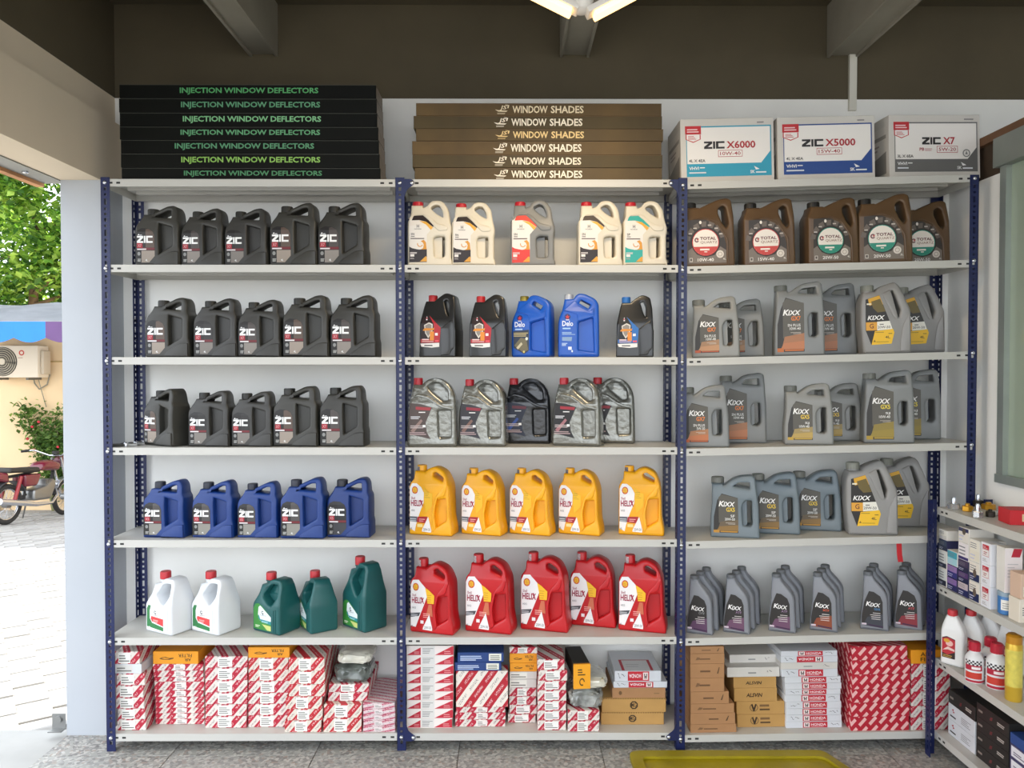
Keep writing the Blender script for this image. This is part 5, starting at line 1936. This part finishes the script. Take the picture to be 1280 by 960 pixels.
fitting(1225.5, 648, .020, .026, M_SIL2, .028, 'bright silver fitting with tall stem at the shelf edge')
fitting(1241, 647, .017, .022, M_DKM, .008, 'dark hexagonal fitting beside the bright silver one')
fitting(1256, 646, .022, .020, M_SIL2, .010, 'low silver fitting next to the red box')
fitting(1240, 638, .026, .022, M_GOLD, .008, 'wide gold fitting behind the dark one')
fitting(1226, 633.5, .020, .024, M_DKM, .026, 'dark fitting with bright stem behind the gold one')
fitting(1256, 634.5, .024, .024, M_GOLD, .026, 'gold fitting with silver stem behind the red box')
yr = y_on(1268, 657, SZ[0])
xr = at(1264, 655, yr).x
carton('carton', (xr + .06, yr, z1), .12, .09, .055, mat('c4202a', .45), lambda A: (A.rect(.35, .25, .6, .75, 'd8c49a'), A.rect(.4, .35, .55, .65, '5a3a20')), None, None, -8, 0, 'red box at the right edge on the side rack top', 'carton', 'small boxes on the side rack')

# white bottles with red caps
def redlab(A):
    A.poly([(8, -30), (8, -112), (26, -120), (58, -112), (58, -30)], '2a1416', rnd=3)
    A.poly([(8, -50), (8, -108), (30, -116), (58, -108), (58, -60), (30, -44)], 'b82430')
    A.disc(36, -92, 14, 12, 'e8b8b0')
    A.disc(26, -102, 12, 8, 'd8a030')
    A.poly([(10, -60), (30, -78), (56, -70), (56, -62), (30, -66)], 'e8c8c0')
    A.bars(12, -34, 50, -46, 2, 'c8a040', .4)
BF = Frame(45, 0, 1000)
make_jug('white_bottle', BF, [(0, 0, 12), (0, -150, 24), (16, -196, 10), (20, -206), (56, -206), (62, -196, 8), (90, -150, 20), (90, 0, 12)], [], .050, (38, -228, -204, 19), mat('ececea', .35, var=.01), RCAP, redlab, taper=(.15, .21, .7), bev=.012)
z3 = SZ[2] + .0006
for i, (x, y, rot, lab) in enumerate(((1.845, 3.150, -50, 'white oil bottle with red cap, nearest the corner post of the side rack'), (1.922, 3.150, -50, 'white oil bottle with red cap, second from the corner post'), (1.997, 3.148, -52, 'white oil bottle with red cap, third from the corner post'), (2.010, 3.045, -75, 'white oil bottle with red cap, behind the two chequered bottles'))):
    put('white_bottle', 'oil_bottle', (x, y, z3), rot, 1.0, lab, 'oil bottle', 'white bottles on the side rack')

# small round additive bottles with chequered bands
def additive(px, py, sc, label):
    y = y_on(px, py, SZ[2])
    x = at(px, py, y).x
    R = .034 * sc
    H = .125 * sc
    r = empty('additive_bottle', (x, y + R, z3))
    tag(r, label, 'bottle', 'additive bottles on the side rack')
    bm = bmesh.new()
    lathe(bm, [(R * .95, 0), (R, .004), (R, H * .72), (R * .8, H * .84), (R * .52, H * .92), (R * .5, H)], n=28)
    mesh_obj('body', bm_mesh(bm, 'body', mat('e2e2e2', .35), 35), r)
    bm = bmesh.new()
    lathe(bm, [(R * .62, H * .97), (R * .62, H * 1.20), (R * .5, H * 1.24)], n=28, ridge=.05, ridge_to=1)
    mesh_obj('cap', bm_mesh(bm, 'cap', mat('b81c34', .4), 30), r)
    vv, ff, mi = [], [], []
    def wrap(a0, a1, za, zb, k, lift):
        n = max(1, int((a1 - a0) / .2))
        for j in range(n):
            i = len(vv)
            for (a, z) in ((a0 + (a1 - a0) * j / n, za), (a0 + (a1 - a0) * (j + 1) / n, za), (a0 + (a1 - a0) * (j + 1) / n, zb), (a0 + (a1 - a0) * j / n, zb)):
                vv.append(((R + lift) * math.cos(a), (R + lift) * math.sin(a), z))
            ff.append((i, i + 1, i + 2, i + 3))
            mi.append(k)
    a0 = -PI
    wrap(a0, 0.2, .004, H * .10, 1, .0004)
    wrap(a0, -1.3, H * .14, H * .34, 2, .0004)
    wrap(a0, -1.3, H * .40, H * .56, 1, .0006)
    wrap(-2.4, -1.5, H * .44, H * .52, 3, .0008)
    for a in range(9):
        for q in range(3):
            if (a + q) % 2 == 0:
                wrap(a0 + a * .2, a0 + a * .2 + .2, H * (.56 + q * .05), H * (.61 + q * .05), 0, .0004)
    me = bpy.data.meshes.new('label')
    me.from_pydata(vv, [], ff)
    for c in ('26242a', 'b01c38', 'c83a2c', 'f0e8e8'):
        me.materials.append(ink(c))
    me.polygons.foreach_set('material_index', mi)
    mesh_obj('label', me, r)
additive(1224.5, 855.5, 1.0, 'small white additive bottle with red cap standing alone at the shelf edge')
additive(1245, 852, 1.05, 'chequered additive bottle with red cap, the further of the pair')
additive(1253.5, 864, 1.1, 'chequered additive bottle with red cap, the nearer of the pair')
# golden spray can
y = y_on(1272, 879, SZ[2])
x = at(1273, 879, y).x
r = empty('spray_can', (x, y + .028, z3))
tag(r, 'tall golden spray can at the right edge of the side rack', 'spray can')
bm = bmesh.new()
lathe(bm, [(.0265, 0), (.028, .003), (.028, .205), (.026, .212), (.022, .218)], n=28)
mesh_obj('can', bm_mesh(bm, 'can', mat('d8b23c', .3, .35), 35), r)
bm = bmesh.new()
lathe(bm, [(.0265, .212), (.0265, .238), (.020, .246), (.012, .248)], n=28)
mesh_obj('cap', bm_mesh(bm, 'cap', mat('c88a1c', .3, .2), 35), r)
bm = bmesh.new()
lathe(bm, [(.0284, .055), (.0284, .19)], n=28)
mesh_obj('label', bm_mesh(bm, 'label', mat('d8c85a', .35, .1, var=.15, scale=40), 35), r)

# bottom of the side rack: black and white cartons, printed face to the left
z4 = SZ[3] + .0006
xb_ = 1.86
def suz(A):
    A.poly([(.14, .70), (.22, .80), (.20, .66), (.26, .60), (.18, .50), (.20, .62)], 'b02a34')
    A.bars(.08, .22, .42, .36, 1, '3a3a3a', .7)
    A.bars(.5, .25, .92, .72, 4, '8a8a8a', .35)
def blk(A):
    A.bars(.06, .4, .26, .62, 1, '8a8078', .7)
    A.poly([(.42, .3), (.5, .36), (.52, .62), (.45, .56)], '6a2a2c')
    A.bars(.66, .36, .94, .62, 2, 'b8b0a8', .6)
def pur(A):
    A.rect(.04, .12, .6, .88, 'e6e4e8')
    A.bars(.1, .3, .5, .6, 2, '5a4a6a', .5)
y0, y1 = yp(1187.5, xb_), yp(1221.5, xb_)
for i, (m, a, h, lab) in enumerate(((M_WBOX2, suz, .066, 'lower white parts carton at the far end of the bottom side shelf'), (M_WBOX2, suz, .066, 'upper white parts carton beneath a black one, side shelf'), (M_BLK, blk, .058, 'single black carton on two white ones, side shelf'))):
    side_box(lab, y0, y1, z4 + sum((.066, .066, .058)[:i]), h, .15, m, a, xb_, 'cartons on the bottom side shelf')
y0, y1 = yp(1223, xb_), yp(1264, xb_)
for i in range(4):
    side_box(f'black parts carton, {["bottom", "second from bottom", "third from bottom", "topmost"][i]} of the black stack on the side rack', y0, y1, z4 + i * .055, .055, .15, M_BLK, blk, xb_, 'cartons on the bottom side shelf')
y0, y1 = yp(1265.5, xb_), yp(1265.5, xb_) - .2
for i in range(3):
    side_box(f'purple carton with white sticker, {["bottom", "middle", "top"][i]} of the nearest stack on the side rack', y0, y1, z4 + i * .052, .052, .15, mat('4a4468', .5), pur, xb_, 'cartons on the bottom side shelf')
side_box('small blue carton on top of the purple stack, side rack', y0, y0 - .1, z4 + 3 * .052, .04, .1, mat('2a4a8a', .5), None, xb_, 'cartons on the bottom side shelf')

# ================================================================== CEILING LAMP
YLm = 2.55
pc = at(727, 12, YLm)
lamp = empty('led_lamp', pc)
tag(lamp, 'folding white ceiling lamp with glowing warm blades under the middle beam', 'lamp')
M_LW = mat('e6e0d6', .4)
bm = bmesh.new()
lathe(bm, [(.012, -.012), (.03, -.006), (.035, .0), (.04, .03), (.04, .075), (.02, .09)], n=20)
tube(bm, [(0, 0, .09), (0, 0, ZC - .22 - pc.z)], .012, 10)
mesh_obj('hub', bm_mesh(bm, 'hub', M_LW, 35), lamp)
for (ax, az, tx_, tz_) in ((-.028, -.012, at(655, -14, YLm).x - pc.x, at(655, -14, YLm).z - pc.z), (.035, -.022, at(820, -22, YLm).x - pc.x, at(820, -22, YLm).z - pc.z)):
    v = Vector((tx_ - ax, 0, tz_ - az))
    L = v.length
    ang = math.atan2(v.z, v.x)
    blade = None
    mt = Matrix.Translation((ax, 0, az)) @ Matrix.Rotation(-ang, 4, 'Y') @ Matrix.Scale(-1 if tx_ < 0 else 1, 4, (0, 0, 1))
    bm = bmesh.new()
    bevel_box(bm, -.012, L, -.032, .032, 0.006, .026, .004, mtx=mt)
    lathe(bm, [(.030, -.004), (.030, .028)], (0, 0, 0), 16)
    bl = mesh_obj('blade', bm_mesh(bm, 'blade', M_LW, 40), lamp)
    bm = bmesh.new()
    bevel_box(bm, .006, L - .004, -.028, .028, -.012, .0055, .004, mtx=mt)
    mesh_obj('diffuser', bm_mesh(bm, 'diffuser', mat('ffcb80', .4, emit=1.7), 40), bl)

ld = bpy.data.lights.new('lamp_light', 'AREA')
ld.shape = 'RECTANGLE'
ld.size, ld.size_y = .5, .1
ld.energy = 6.5
ld.color = (1, .78, .5)
lo = bpy.data.objects.new('lamp_light', ld)
COL.objects.link(lo)
lo.parent = lamp
lo.location = (0, 0, -.05)

# ================================================================== OUTDOORS
SL = -0.075
def gz(y):
    return -0.03 + SL * (y - 3.4) if y > 3.4 else -0.03
def brick_ground():
    m = bpy.data.materials.new('brick_paving')
    m.use_nodes = True
    nt = m.node_tree
    b = nt.nodes['Principled BSDF']
    b.inputs['Roughness'].default_value = .85
    tc = nt.nodes.new('ShaderNodeTexCoord')
    mp = nt.nodes.new('ShaderNodeMapping')
    mp.inputs['Rotation'].default_value = (0, 0, math.radians(-35))
    br = nt.nodes.new('ShaderNodeTexBrick')
    br.inputs['Scale'].default_value = 1.0
    br.inputs['Brick Width'].default_value = .30
    br.inputs['Row Height'].default_value = .15
    br.inputs['Mortar Size'].default_value = .003
    br.inputs['Color1'].default_value = rgb('9a9792')
    br.inputs['Color2'].default_value = rgb('908d88')
    br.inputs['Mortar'].default_value = rgb('6f6c67')
    nt.links.new(tc.outputs['Object'], mp.inputs['Vector'])
    nt.links.new(mp.outputs['Vector'], br.inputs['Vector'])
    nt.links.new(br.outputs['Color'], b.inputs['Base Color'])
    return m
gm = brick_ground()
bm = bmesh.new()
ys_ = [-40, 3.4, 40]
grid = [[bm.verts.new((x, y, gz(y) - .010)) for y in ys_] for x in (-40, XLo - .001)]
for j in range(2):
    bm.faces.new((grid[0][j], grid[1][j], grid[1][j + 1], grid[0][j + 1]))
a = [bm.verts.new((XLo, -40, -.07)), bm.verts.new((30, -40, -.07)), bm.verts.new((30, -.8, -.07)), bm.verts.new((XLo, -.8, -.07))]
bm.faces.new(a)
ground = struct('ground', bm, gm)
bm = bmesh.new()
box(bm, -3.2, XLo - .001, -.8, 3.49, -.10, -.012)
mesh_obj('apron', bm_mesh(bm, 'apron', mat('a9a8a4', .85, var=.08, scale=5)), ground)
# brick pavers along the strip the doorway shows
pav = {}
rnd = random.Random(4)
pm = [mat('9a9792', .85, var=.1, scale=9), mat('908d88', .85, var=.1, scale=9), mat('a09d99', .85, var=.08, scale=9)]
me3 = []
for m in pm:
    bm = bmesh.new()
    bevel_box(bm, -.149, .149, -.074, .074, -.04, 0, .002, seg=1)
    me3.append(bm_mesh(bm, 'paver', m))
npv = 0
ca, sa = math.cos(math.radians(35)), math.sin(math.radians(35))
slope = math.atan(SL)
for i in range(-60, 60):
    for j in range(-90, 90):
        u, v = i * .30 + (.15 if j % 2 else 0), j * .15
        x, y = -3.6 + u * ca - v * sa, 6.5 + u * sa + v * ca
        if y < 3.44 or y > 12.6 or x > XLo - .16:
            continue
        xl, xr_ = -.66 * y - .30, -.575 * y + .30
        if xl < x < xr_ and npv < 300:
            o = mesh_obj('paver', me3[rnd.randrange(3)], ground)
            o.location = (x, y, gz(y) + rnd.uniform(-.002, .002))
            o.rotation_euler = (slope, 0, math.radians(35))
            npv += 1

# boundary wall with awning, outdoor air conditioner
YWL = 13.0
bm = bmesh.new()
box(bm, -22, 3, YWL, YWL + .2, gz(YWL) - .3, 2.55)  # right part out of view, lengthened to shade the paving
bw = struct('wall_boundary', bm, mat('e4c69c', .85, var=.05, scale=1.2))
bm = bmesh.new()
box(bm, -22, -5.2, YWL - .02, YWL, at(60, 452, YWL).z - .012, at(60, 452, YWL).z + .012)
mesh_obj('ledge', bm_mesh(bm, 'ledge', mat('b89a66', .8)), bw)

aw = empty('awning', (0, 0, 0))
tag(aw, 'blue and purple scalloped awning with grey roof sheet over the wall', 'awning')
YA = 11.35
zt_, zb_ = at(40, 402, YA).z, at(40, 428, YA).z
xa_, xb2 = at(-180, 410, YA).x, 2.5  # unseen right end extended, and front set forward, to shade the paving
bm = bmesh.new()
n = 40
top = []
for k in range(n + 1):
    x = xa_ + (xb2 - xa_) * k / n
    zz = .03 * math.sin(k * 1.3)
    top.append([bm.verts.new((x, YA, zt_)), bm.verts.new((x, YA + .45, zt_ + .15 + zz * .3)), bm.verts.new((x, YWL + .3, zt_ + .42 + zz))])
for k in range(n):
    for j in range(2):
        bm.faces.new((top[k][j], top[k + 1][j], top[k + 1][j + 1], top[k][j + 1]))
bmesh.ops.solidify(bm, geom=bm.faces[:], thickness=.01)
mesh_obj('canopy', bm_mesh(bm, 'canopy', mat('71767f', .6, var=.15, scale=3), 60), aw)
xs1 = at(57, 410, YA).x
ww = px_w(17, 57, YA)
edges = [xs1 + q * ww for q in range(-4, 19)]
for k in range(len(edges) - 1):
    bm = bmesh.new()
    a, b = edges[k], edges[k + 1]
    col = '5b3d6b' if k in (4, 9, 14, 19) else '1f74e0'
    pts = [(a, zt_), (b, zt_)]
    for q in range(13):
        t = 1 - q / 12
        pts.append((a + (b - a) * t, zb_ + .05 - .07 * abs(math.sin(PI * t * 1.0)) + .02))
    prism(bm, [Vector(p) for p in pts], [], YA - .006, YA + .002, .001, 1)
    mesh_obj('valance', bm_mesh(bm, 'valance', mat(col, .6, var=.06, scale=4)), aw)
bm = bmesh.new()
tube(bm, [(xa_, YA + .02, zt_ - .01), (xb2, YA + .02, zt_ - .01)], .02, 8)
for x in (xa_ + .4, at(95, 400, YA).x):
    tube(bm, [(x, YA + .05, zt_ - .02), (x, YWL + .1, zt_ - .5)], .018, 8)
mesh_obj('frame', bm_mesh(bm, 'frame', mat('7a7a78', .5, .5), 40), aw)

YAC = YWL - .36
c0, c1 = at(-18, 472, YAC), at(47, 432, YAC)
ac = empty('air_conditioner', ((c0.x + c1.x) / 2, YAC, c0.z))
tag(ac, 'beige outdoor air conditioner unit on the yellow wall', 'air conditioner')
wA, hA = c1.x - c0.x, c1.z - c0.z
bm = bmesh.new()
bevel_box(bm, -wA / 2, wA / 2, 0, .3, 0, hA, .015)
mesh_obj('casing', bm_mesh(bm, 'casing', mat('dccdb6', .5), 40), ac)
fc = (at(3, 452, YAC).x - ac.location.x, hA * .5)
for k in range(6):
    bm = bmesh.new()
    rr2 = hA * (.10 + .065 * k)
    tube(bm, [(fc[0] + rr2 * math.cos(2 * PI * q / 28), -.012, fc[1] + rr2 * math.sin(2 * PI * q / 28)) for q in range(28)], .008, 6, closed=True)
    mesh_obj('grille_ring', bm_mesh(bm, 'grille_ring', mat('b0a590', .5), 40), ac)
bm = bmesh.new()
lathe(bm, [(hA * .46, -.004), (hA * .46, .0)], (fc[0], 0, fc[1]), 28, axis='Y')
mesh_obj('fan_opening', bm_mesh(bm, 'fan_opening', mat('4a463e', .7)), ac)
bm = bmesh.new()
lathe(bm, [(hA * .09, -.02), (hA * .09, -.004)], (fc[0], 0, fc[1]), 16, axis='Y')
mesh_obj('hub', bm_mesh(bm, 'hub', mat('d0c2aa', .5), 40), ac)
A = Art()
lx_, lz_ = at(27, 440, YAC).x - ac.location.x, at(27, 441, YAC).z - ac.location.z
A.ring(lx_, lz_, .025, .045, 'c0402c')
A.bars(lx_ - .06, lz_ - .09, lx_ + .06, lz_ - .07, 1, 'b89a86', .8)
mesh_obj('print', A.mesh('print', front_place(-.002)), ac)
bm = bmesh.new()
bevel_box(bm, wA / 2, wA / 2 + .06, .06, .26, hA * .1, hA * .85, .02)
mesh_obj('valve_cover', bm_mesh(bm, 'valve_cover', mat('c4b59e', .5), 40), ac)
bm = bmesh.new()
for dx in (-.3, .25):
    box(bm, dx - .02, dx + .02, .0, .36, -.04, -.002)
mesh_obj('bracket', bm_mesh(bm, 'bracket', mat('6a6458', .6)), ac)
bm = bmesh.new()
tube(bm, [(wA * .2, .28, .05), (wA * .22, .30, -.1), (wA * .3, .31, -.2), (wA * .45, .32, -.12), (wA * .5, .33, .05)], .012, 6)
tube(bm, [(wA * .3, .28, .0), (wA * .35, .31, -.24), (wA * .42, .33, -.5)], .007, 6)
mesh_obj('pipe', bm_mesh(bm, 'pipe', mat('8a8270', .6), 40), ac)


# leaves
def leaves(name, n, fn, size, mats, seed):
    rn = random.Random(seed)
    vv, ff, mi = [], [], []
    for k in range(n):
        p = fn(rn)
        s = size * rn.uniform(.6, 1.25)
        e = Euler((rn.uniform(-.9, .9), rn.uniform(-.9, .9), rn.uniform(0, 6.28))).to_matrix()
        i = len(vv)
        for q in ((-.5, 0, 0), (0, -.32, .08), (.55, 0, -.05), (0, .32, .08)):
            vv.append(p + e @ (Vector(q) * s))
        ff += [(i, i + 1, i + 2), (i, i + 2, i + 3)]
        c = rn.randrange(len(mats))
        mi += [c, c]
    me = bpy.data.meshes.new(name)
    me.from_pydata(vv, [], ff)
    for m in mats:
        me.materials.append(m)
    me.polygons.foreach_set('material_index', mi)
    return me


def leaf_mat(h):
    m = mat(h, .5)
    b = m.node_tree.nodes['Principled BSDF']
    b.inputs['Subsurface Weight'].default_value = 0.0
    # thin leaf: part of the light passes through
    nt = m.node_tree
    if not any(nd.type == 'BSDF_TRANSLUCENT' for nd in nt.nodes):
        t = nt.nodes.new('ShaderNodeBsdfTranslucent')
        c = rgb(h)
        t.inputs[0].default_value = (min(1, c[0] * 1.5), min(1, c[1] * 1.5), c[2], 1)
        mx = nt.nodes.new('ShaderNodeMixShader')
        mx.inputs[0].default_value = .5
        out = nt.nodes['Material Output']
        nt.links.new(b.outputs[0], mx.inputs[1])
        nt.links.new(t.outputs[0], mx.inputs[2])
        nt.links.new(mx.outputs[0], out.inputs[0])
    return m


LM = [leaf_mat(h) for h in ('7a9c40', '5c8432', '3e6428', '94b052')]
tree = empty('tree', (-9.9, 16.2, gz(16.2)))
tag(tree, 'leafy green tree rising behind the boundary wall and awning', 'tree')
bm = bmesh.new()
tube(bm, [(0, 0, 0), (.1, 0, 2), (-.1, .1, 4), (.1, 0, 6.5)], [.16, .13, .1, .04], 10)
mesh_obj('trunk', bm_mesh(bm, 'trunk', mat('6a5844', .9, var=.2), 50), tree)
brs = []
rn = random.Random(12)
for k in range(16):
    z = 2.9 + k * .26
    a = rn.uniform(0, 6.28)
    L = rn.uniform(1.2, 2.2)
    bm = bmesh.new()
    e = Vector((math.cos(a) * L, math.sin(a) * L * .6, z + rn.uniform(.0, .7)))
    tube(bm, [(0, 0, z), (e.x * .5, e.y * .5, z + .3), tuple(e)], [.05, .035, .012], 6)
    mesh_obj('branch', bm_mesh(bm, 'branch', mat('6a5844', .9, var=.2), 50), tree)
    brs.append(e)
cl = [(b + Vector((rn.uniform(-1.2, 1.2), rn.uniform(-.6, .6), rn.uniform(-.5, .5))), rn.uniform(.45, .85)) for b in brs for _ in range(7)]
def tfn(r):
    c, R = cl[r.randrange(len(cl))]
    while True:
        v = Vector((r.uniform(-1, 1), r.uniform(-1, 1), r.uniform(-1, 1)))
        if v.length < 1:
            return c + Vector((v.x * R * 1.2, v.y * R, v.z * R * .6))
o = mesh_obj('foliage', leaves('foliage', 26000, tfn, .17, LM, 3), tree)
o['kind'] = 'stuff'

YS = 12.80
ps = at(66, 640, YS)
sh_ = empty('rose_bush', (ps.x, YS, gz(YS)))
tag(sh_, 'leafy bush with red blooms against the yellow wall', 'bush')
def sloc(px, py):
    q = at(px, py, YS)
    return Vector((q.x - ps.x, 0, q.z - gz(YS)))
tips = [sloc(30, 512), sloc(48, 520), sloc(58, 545), sloc(74, 520), sloc(80, 545), sloc(92, 530), sloc(70, 575), sloc(62, 590), sloc(86, 585)]
for t in tips:
    bm = bmesh.new()
    tube(bm, [(0, 0, 0), (t.x * .3, .02, t.z * .45), (t.x * .8, .0, t.z * .85), tuple(t)], [.018, .014, .009, .004], 6)
    mesh_obj('stem', bm_mesh(bm, 'stem', mat('7a7a50', .8), 50), sh_)
def sfn(r):
    t = tips[r.randrange(len(tips))]
    s = r.uniform(.55, 1.03)
    return Vector((t.x * (s ** 1.6), 0, t.z * s)) + Vector((r.gauss(0, .10), max(-.09, min(.12, r.gauss(0, .05))), r.gauss(0, .09)))
o = mesh_obj('foliage', leaves('foliage', 2600, sfn, .09, [leaf_mat('5c7a3e'), leaf_mat('46632f'), leaf_mat('7f9a55')], 5), sh_)
o['kind'] = 'stuff'
fl = bmesh.new()
bmesh.ops.create_icosphere(fl, subdivisions=1, radius=.026)
for v in fl.verts:
    v.co *= 1 + .25 * noise.noise(v.co * 40)
flm = bm_mesh(fl, 'bloom', mat('c03038', .6), 60)
for px, py in ((44, 533), (38, 548), (47, 562), (52, 527), (76, 558)):
    o = mesh_obj('bloom', flm, sh_)
    o.location = sloc(px, py) + Vector((0, -.08, 0))
low = empty('low_plant', (at(2, 585, YS).x - .45, YS + .05, gz(YS)))
tag(low, 'low spiky dry plant behind the motorcycle', 'plant')
lowm = []
for k in range(26):
    bm = bmesh.new()
    a = rn.uniform(-1.2, 1.2)
    L = rn.uniform(.5, 1.05)
    tube(bm, [(k * .03 - .4, 0, 0), (k * .03 - .4 + a * .1, 0, L * .6), (k * .03 - .4 + a * .3, -.05, L)], [.014, .012, .003], 5)
    mesh_obj('blade', bm_mesh(bm, 'blade', mat('6a7448', .8)), low)

# ================================================================== MOTORCYCLE
bike = empty('motorcycle')
tag(bike, 'parked red motorcycle with black seat and chrome exhaust outside', 'motorcycle')
M_RUB = mat('2a2826', .8)
M_BRED = mat('641026', .25, coat=.6)
M_ENG = mat('8a8a88', .35, .8)
def bpart(name, bm, m, sm=40, parent=None):
    return mesh_obj(name, bm_mesh(bm, name, m, sm), parent or bike)
RW = .29
for wx in (-.62, .62):
    bm = bmesh.new()
    tube(bm, [(wx + (RW - .035) * math.cos(2 * PI * q / 32), 0, RW + (RW - .035) * math.sin(2 * PI * q / 32)) for q in range(32)], .036, 10, closed=True)
    wo = bpart('wheel', bm, M_RUB)
    bm = bmesh.new()
    tube(bm, [(wx + (RW - .07) * math.cos(2 * PI * q / 32), 0, RW + (RW - .07) * math.sin(2 * PI * q / 32)) for q in range(32)], .014, 8, closed=True)
    bpart('rim', bm, M_CHROME, parent=wo)
    bm = bmesh.new()
    lathe(bm, [(.05, -.05), (.05, .05)], (wx, 0, RW), 14, axis='Y')
    bpart('hub', bm, M_ENG, parent=wo)
    bm = bmesh.new()
    for q in range(18):
        a = 2 * PI * q / 18
        tube(bm, [(wx + .04 * math.cos(a + .4), .03 * (-1) ** q, RW + .04 * math.sin(a + .4)), (wx + (RW - .07) * math.cos(a), 0, RW + (RW - .07) * math.sin(a))], .0025, 4)
    bpart('spokes', bm, M_CHROME, parent=wo)
def side_prism(name, pts, wd, m, bev=.02):
    bm = bmesh.new()
    prism(bm, rpoly(pts, 4), [], -wd / 2, wd / 2, bev, 3)
    return bpart(name, bm, m)
side_prism('fuel_tank', [(-.12, .74, .04), (-.05, .86, .06), (.18, .90, .08), (.36, .84, .06), (.34, .72, .05)], .24, M_BRED, .06)
side_prism('seat', [(-.74, .74, .03), (-.72, .82, .04), (-.40, .80, .05), (-.12, .80, .04), (-.10, .72, .03)], .24, mat('26231f', .6), .03)
side_prism('side_panel', [(-.40, .52, .04), (-.42, .70, .04), (-.06, .70, .04), (-.14, .52, .05)], .22, M_BRED, .03)
side_prism('tail', [(-.90, .64, .03), (-.88, .76, .04), (-.70, .74, .02), (-.66, .60, .04)], .16, M_BRED, .03)
side_prism('engine', [(-.22, .30, .05), (-.22, .46, .04), (.02, .50, .03), (.20, .62, .04), (.27, .52, .03), (.16, .30, .05)], .22, M_ENG, .03)
bm = bmesh.new()
for k in range(6):
    bevel_box(bm, .04 + .028 * k, .052 + .028 * k, -.10, .10, .42, .60, .003)
bpart('cooling_fins', bm, M_ENG)
bm = bmesh.new()
tube(bm, [(.24, -.10, .50), (.30, -.11, .36), (.16, -.12, .24), (-.2, -.14, .25), (-.5, -.15, .30), (-.95, -.16, .36)], [.02, .02, .022, .03, .042, .045], 12)
bpart('exhaust', bm, M_CHROME)
bm = bmesh.new()
tube(bm, [(.34, 0, .86), (.30, 0, .62), (.22, 0, .30)], .025, 8)
tube(bm, [(.30, 0, .80), (-.3, 0, .70), (-.85, 0, .66)], .022, 8)
tube(bm, [(-.25, 0, .70), (-.28, 0, .34), (-.62, .06, .29)], .02, 8)
tube(bm, [(-.25, 0, .40), (-.62, -.06, .29)], .02, 8)
bpart('frame', bm, M_RUB)
for s in (-.075, .075):
    bm = bmesh.new()
    tube(bm, [(.62, s, .29), (.46, s, .70), (.38, s, .92)], [.022, .018, .018], 10)
    bpart('fork', bm, M_CHROME)
    bm = bmesh.new()
    tube(bm, [(-.62, s * 1.5, .31), (-.50, s * 1.5, .68)], [.028, .026], 10)
    bpart('shock_absorber', bm, mat('8a2428', .4))
bm = bmesh.new()
pts2 = [(wx_, z_) for wx_, z_ in [(.62 + (RW + .03) * math.cos(math.radians(a)), RW + (RW + .03) * math.sin(math.radians(a))) for a in range(15, 150, 9)]]
ins = [(.62 + (RW + .015) * math.cos(math.radians(a)), RW + (RW + .015) * math.sin(math.radians(a))) for a in range(150, 14, -9)]
prism(bm, [Vector(p) for p in pts2 + ins], [], -.06, .06, .004, 1)
bpart('front_fender', bm, M_CHROME)
bm = bmesh.new()
pts2 = [(-.62 + (RW + .05) * math.cos(math.radians(a)), RW + (RW + .05) * math.sin(math.radians(a))) for a in range(30, 170, 10)]
ins = [(-.62 + (RW + .035) * math.cos(math.radians(a)), RW + (RW + .035) * math.sin(math.radians(a))) for a in range(160, 29, -10)]
prism(bm, [Vector(p) for p in pts2 + ins], [], -.07, .07, .004, 1)
bpart('rear_fender', bm, mat('3a3a3c', .4))
bm = bmesh.new()
tube(bm, [(.18, -.36, 1.02), (.26, -.28, 1.03), (.36, -.10, .95), (.36, .10, .95), (.26, .28, 1.03), (.18, .36, 1.02)], .013, 8)
bpart('handlebar', bm, M_CHROME)
for s in (-1, 1):
    bm = bmesh.new()
    tube(bm, [(.13, .40 * s, 1.015), (.21, .33 * s, 1.025)], .02, 8)
    bpart('grip', bm, M_RUB)
bm = bmesh.new()
lathe(bm, [(.05, -.08), (.085, -.03), (.095, .02), (.09, .03)], (.46, 0, .86), 18, axis='X')
bpart('headlight', bm, mat('5a1c2c', .3, coat=.5))
bm = bmesh.new()
lathe(bm, [(.082, .03), (.07, .04)], (.46, 0, .86), 18, axis='X')
bpart('headlight_lens', bm, mat('d8e0e8', .1))
bm = bmesh.new()
lathe(bm, [(.05, -.03), (.05, .02)], (.36, 0, 1.0), 14)
bpart('speedometer', bm, M_RUB)
bm = bmesh.new()
tube(bm, [(-.1, .1, .28), (.02, .24, .02)], .012, 6)
bpart('side_stand', bm, M_ENG)
# wheels on the sloping ground
rear = Vector((at(6, 655, y_on(6, 655, gz(11.0))).x, 0, 0))
def ground_at(px, py):
    y = 11.0
    for _ in range(12):
        y = y_on(px, py, gz(y))
    return Vector((at(px, py, y).x, y, gz(y)))
pr = ground_at(7, 656)
th = math.radians(84)
fw = pr + Vector((math.cos(th), math.sin(th), 0)) * 1.24
bike.location = Vector(((pr.x + fw.x) / 2, (pr.y + fw.y) / 2, (gz(pr.y) + gz(fw.y)) / 2))
bike.rotation_euler = (0, -math.atan2(gz(fw.y) - gz(pr.y), 1.24), th)
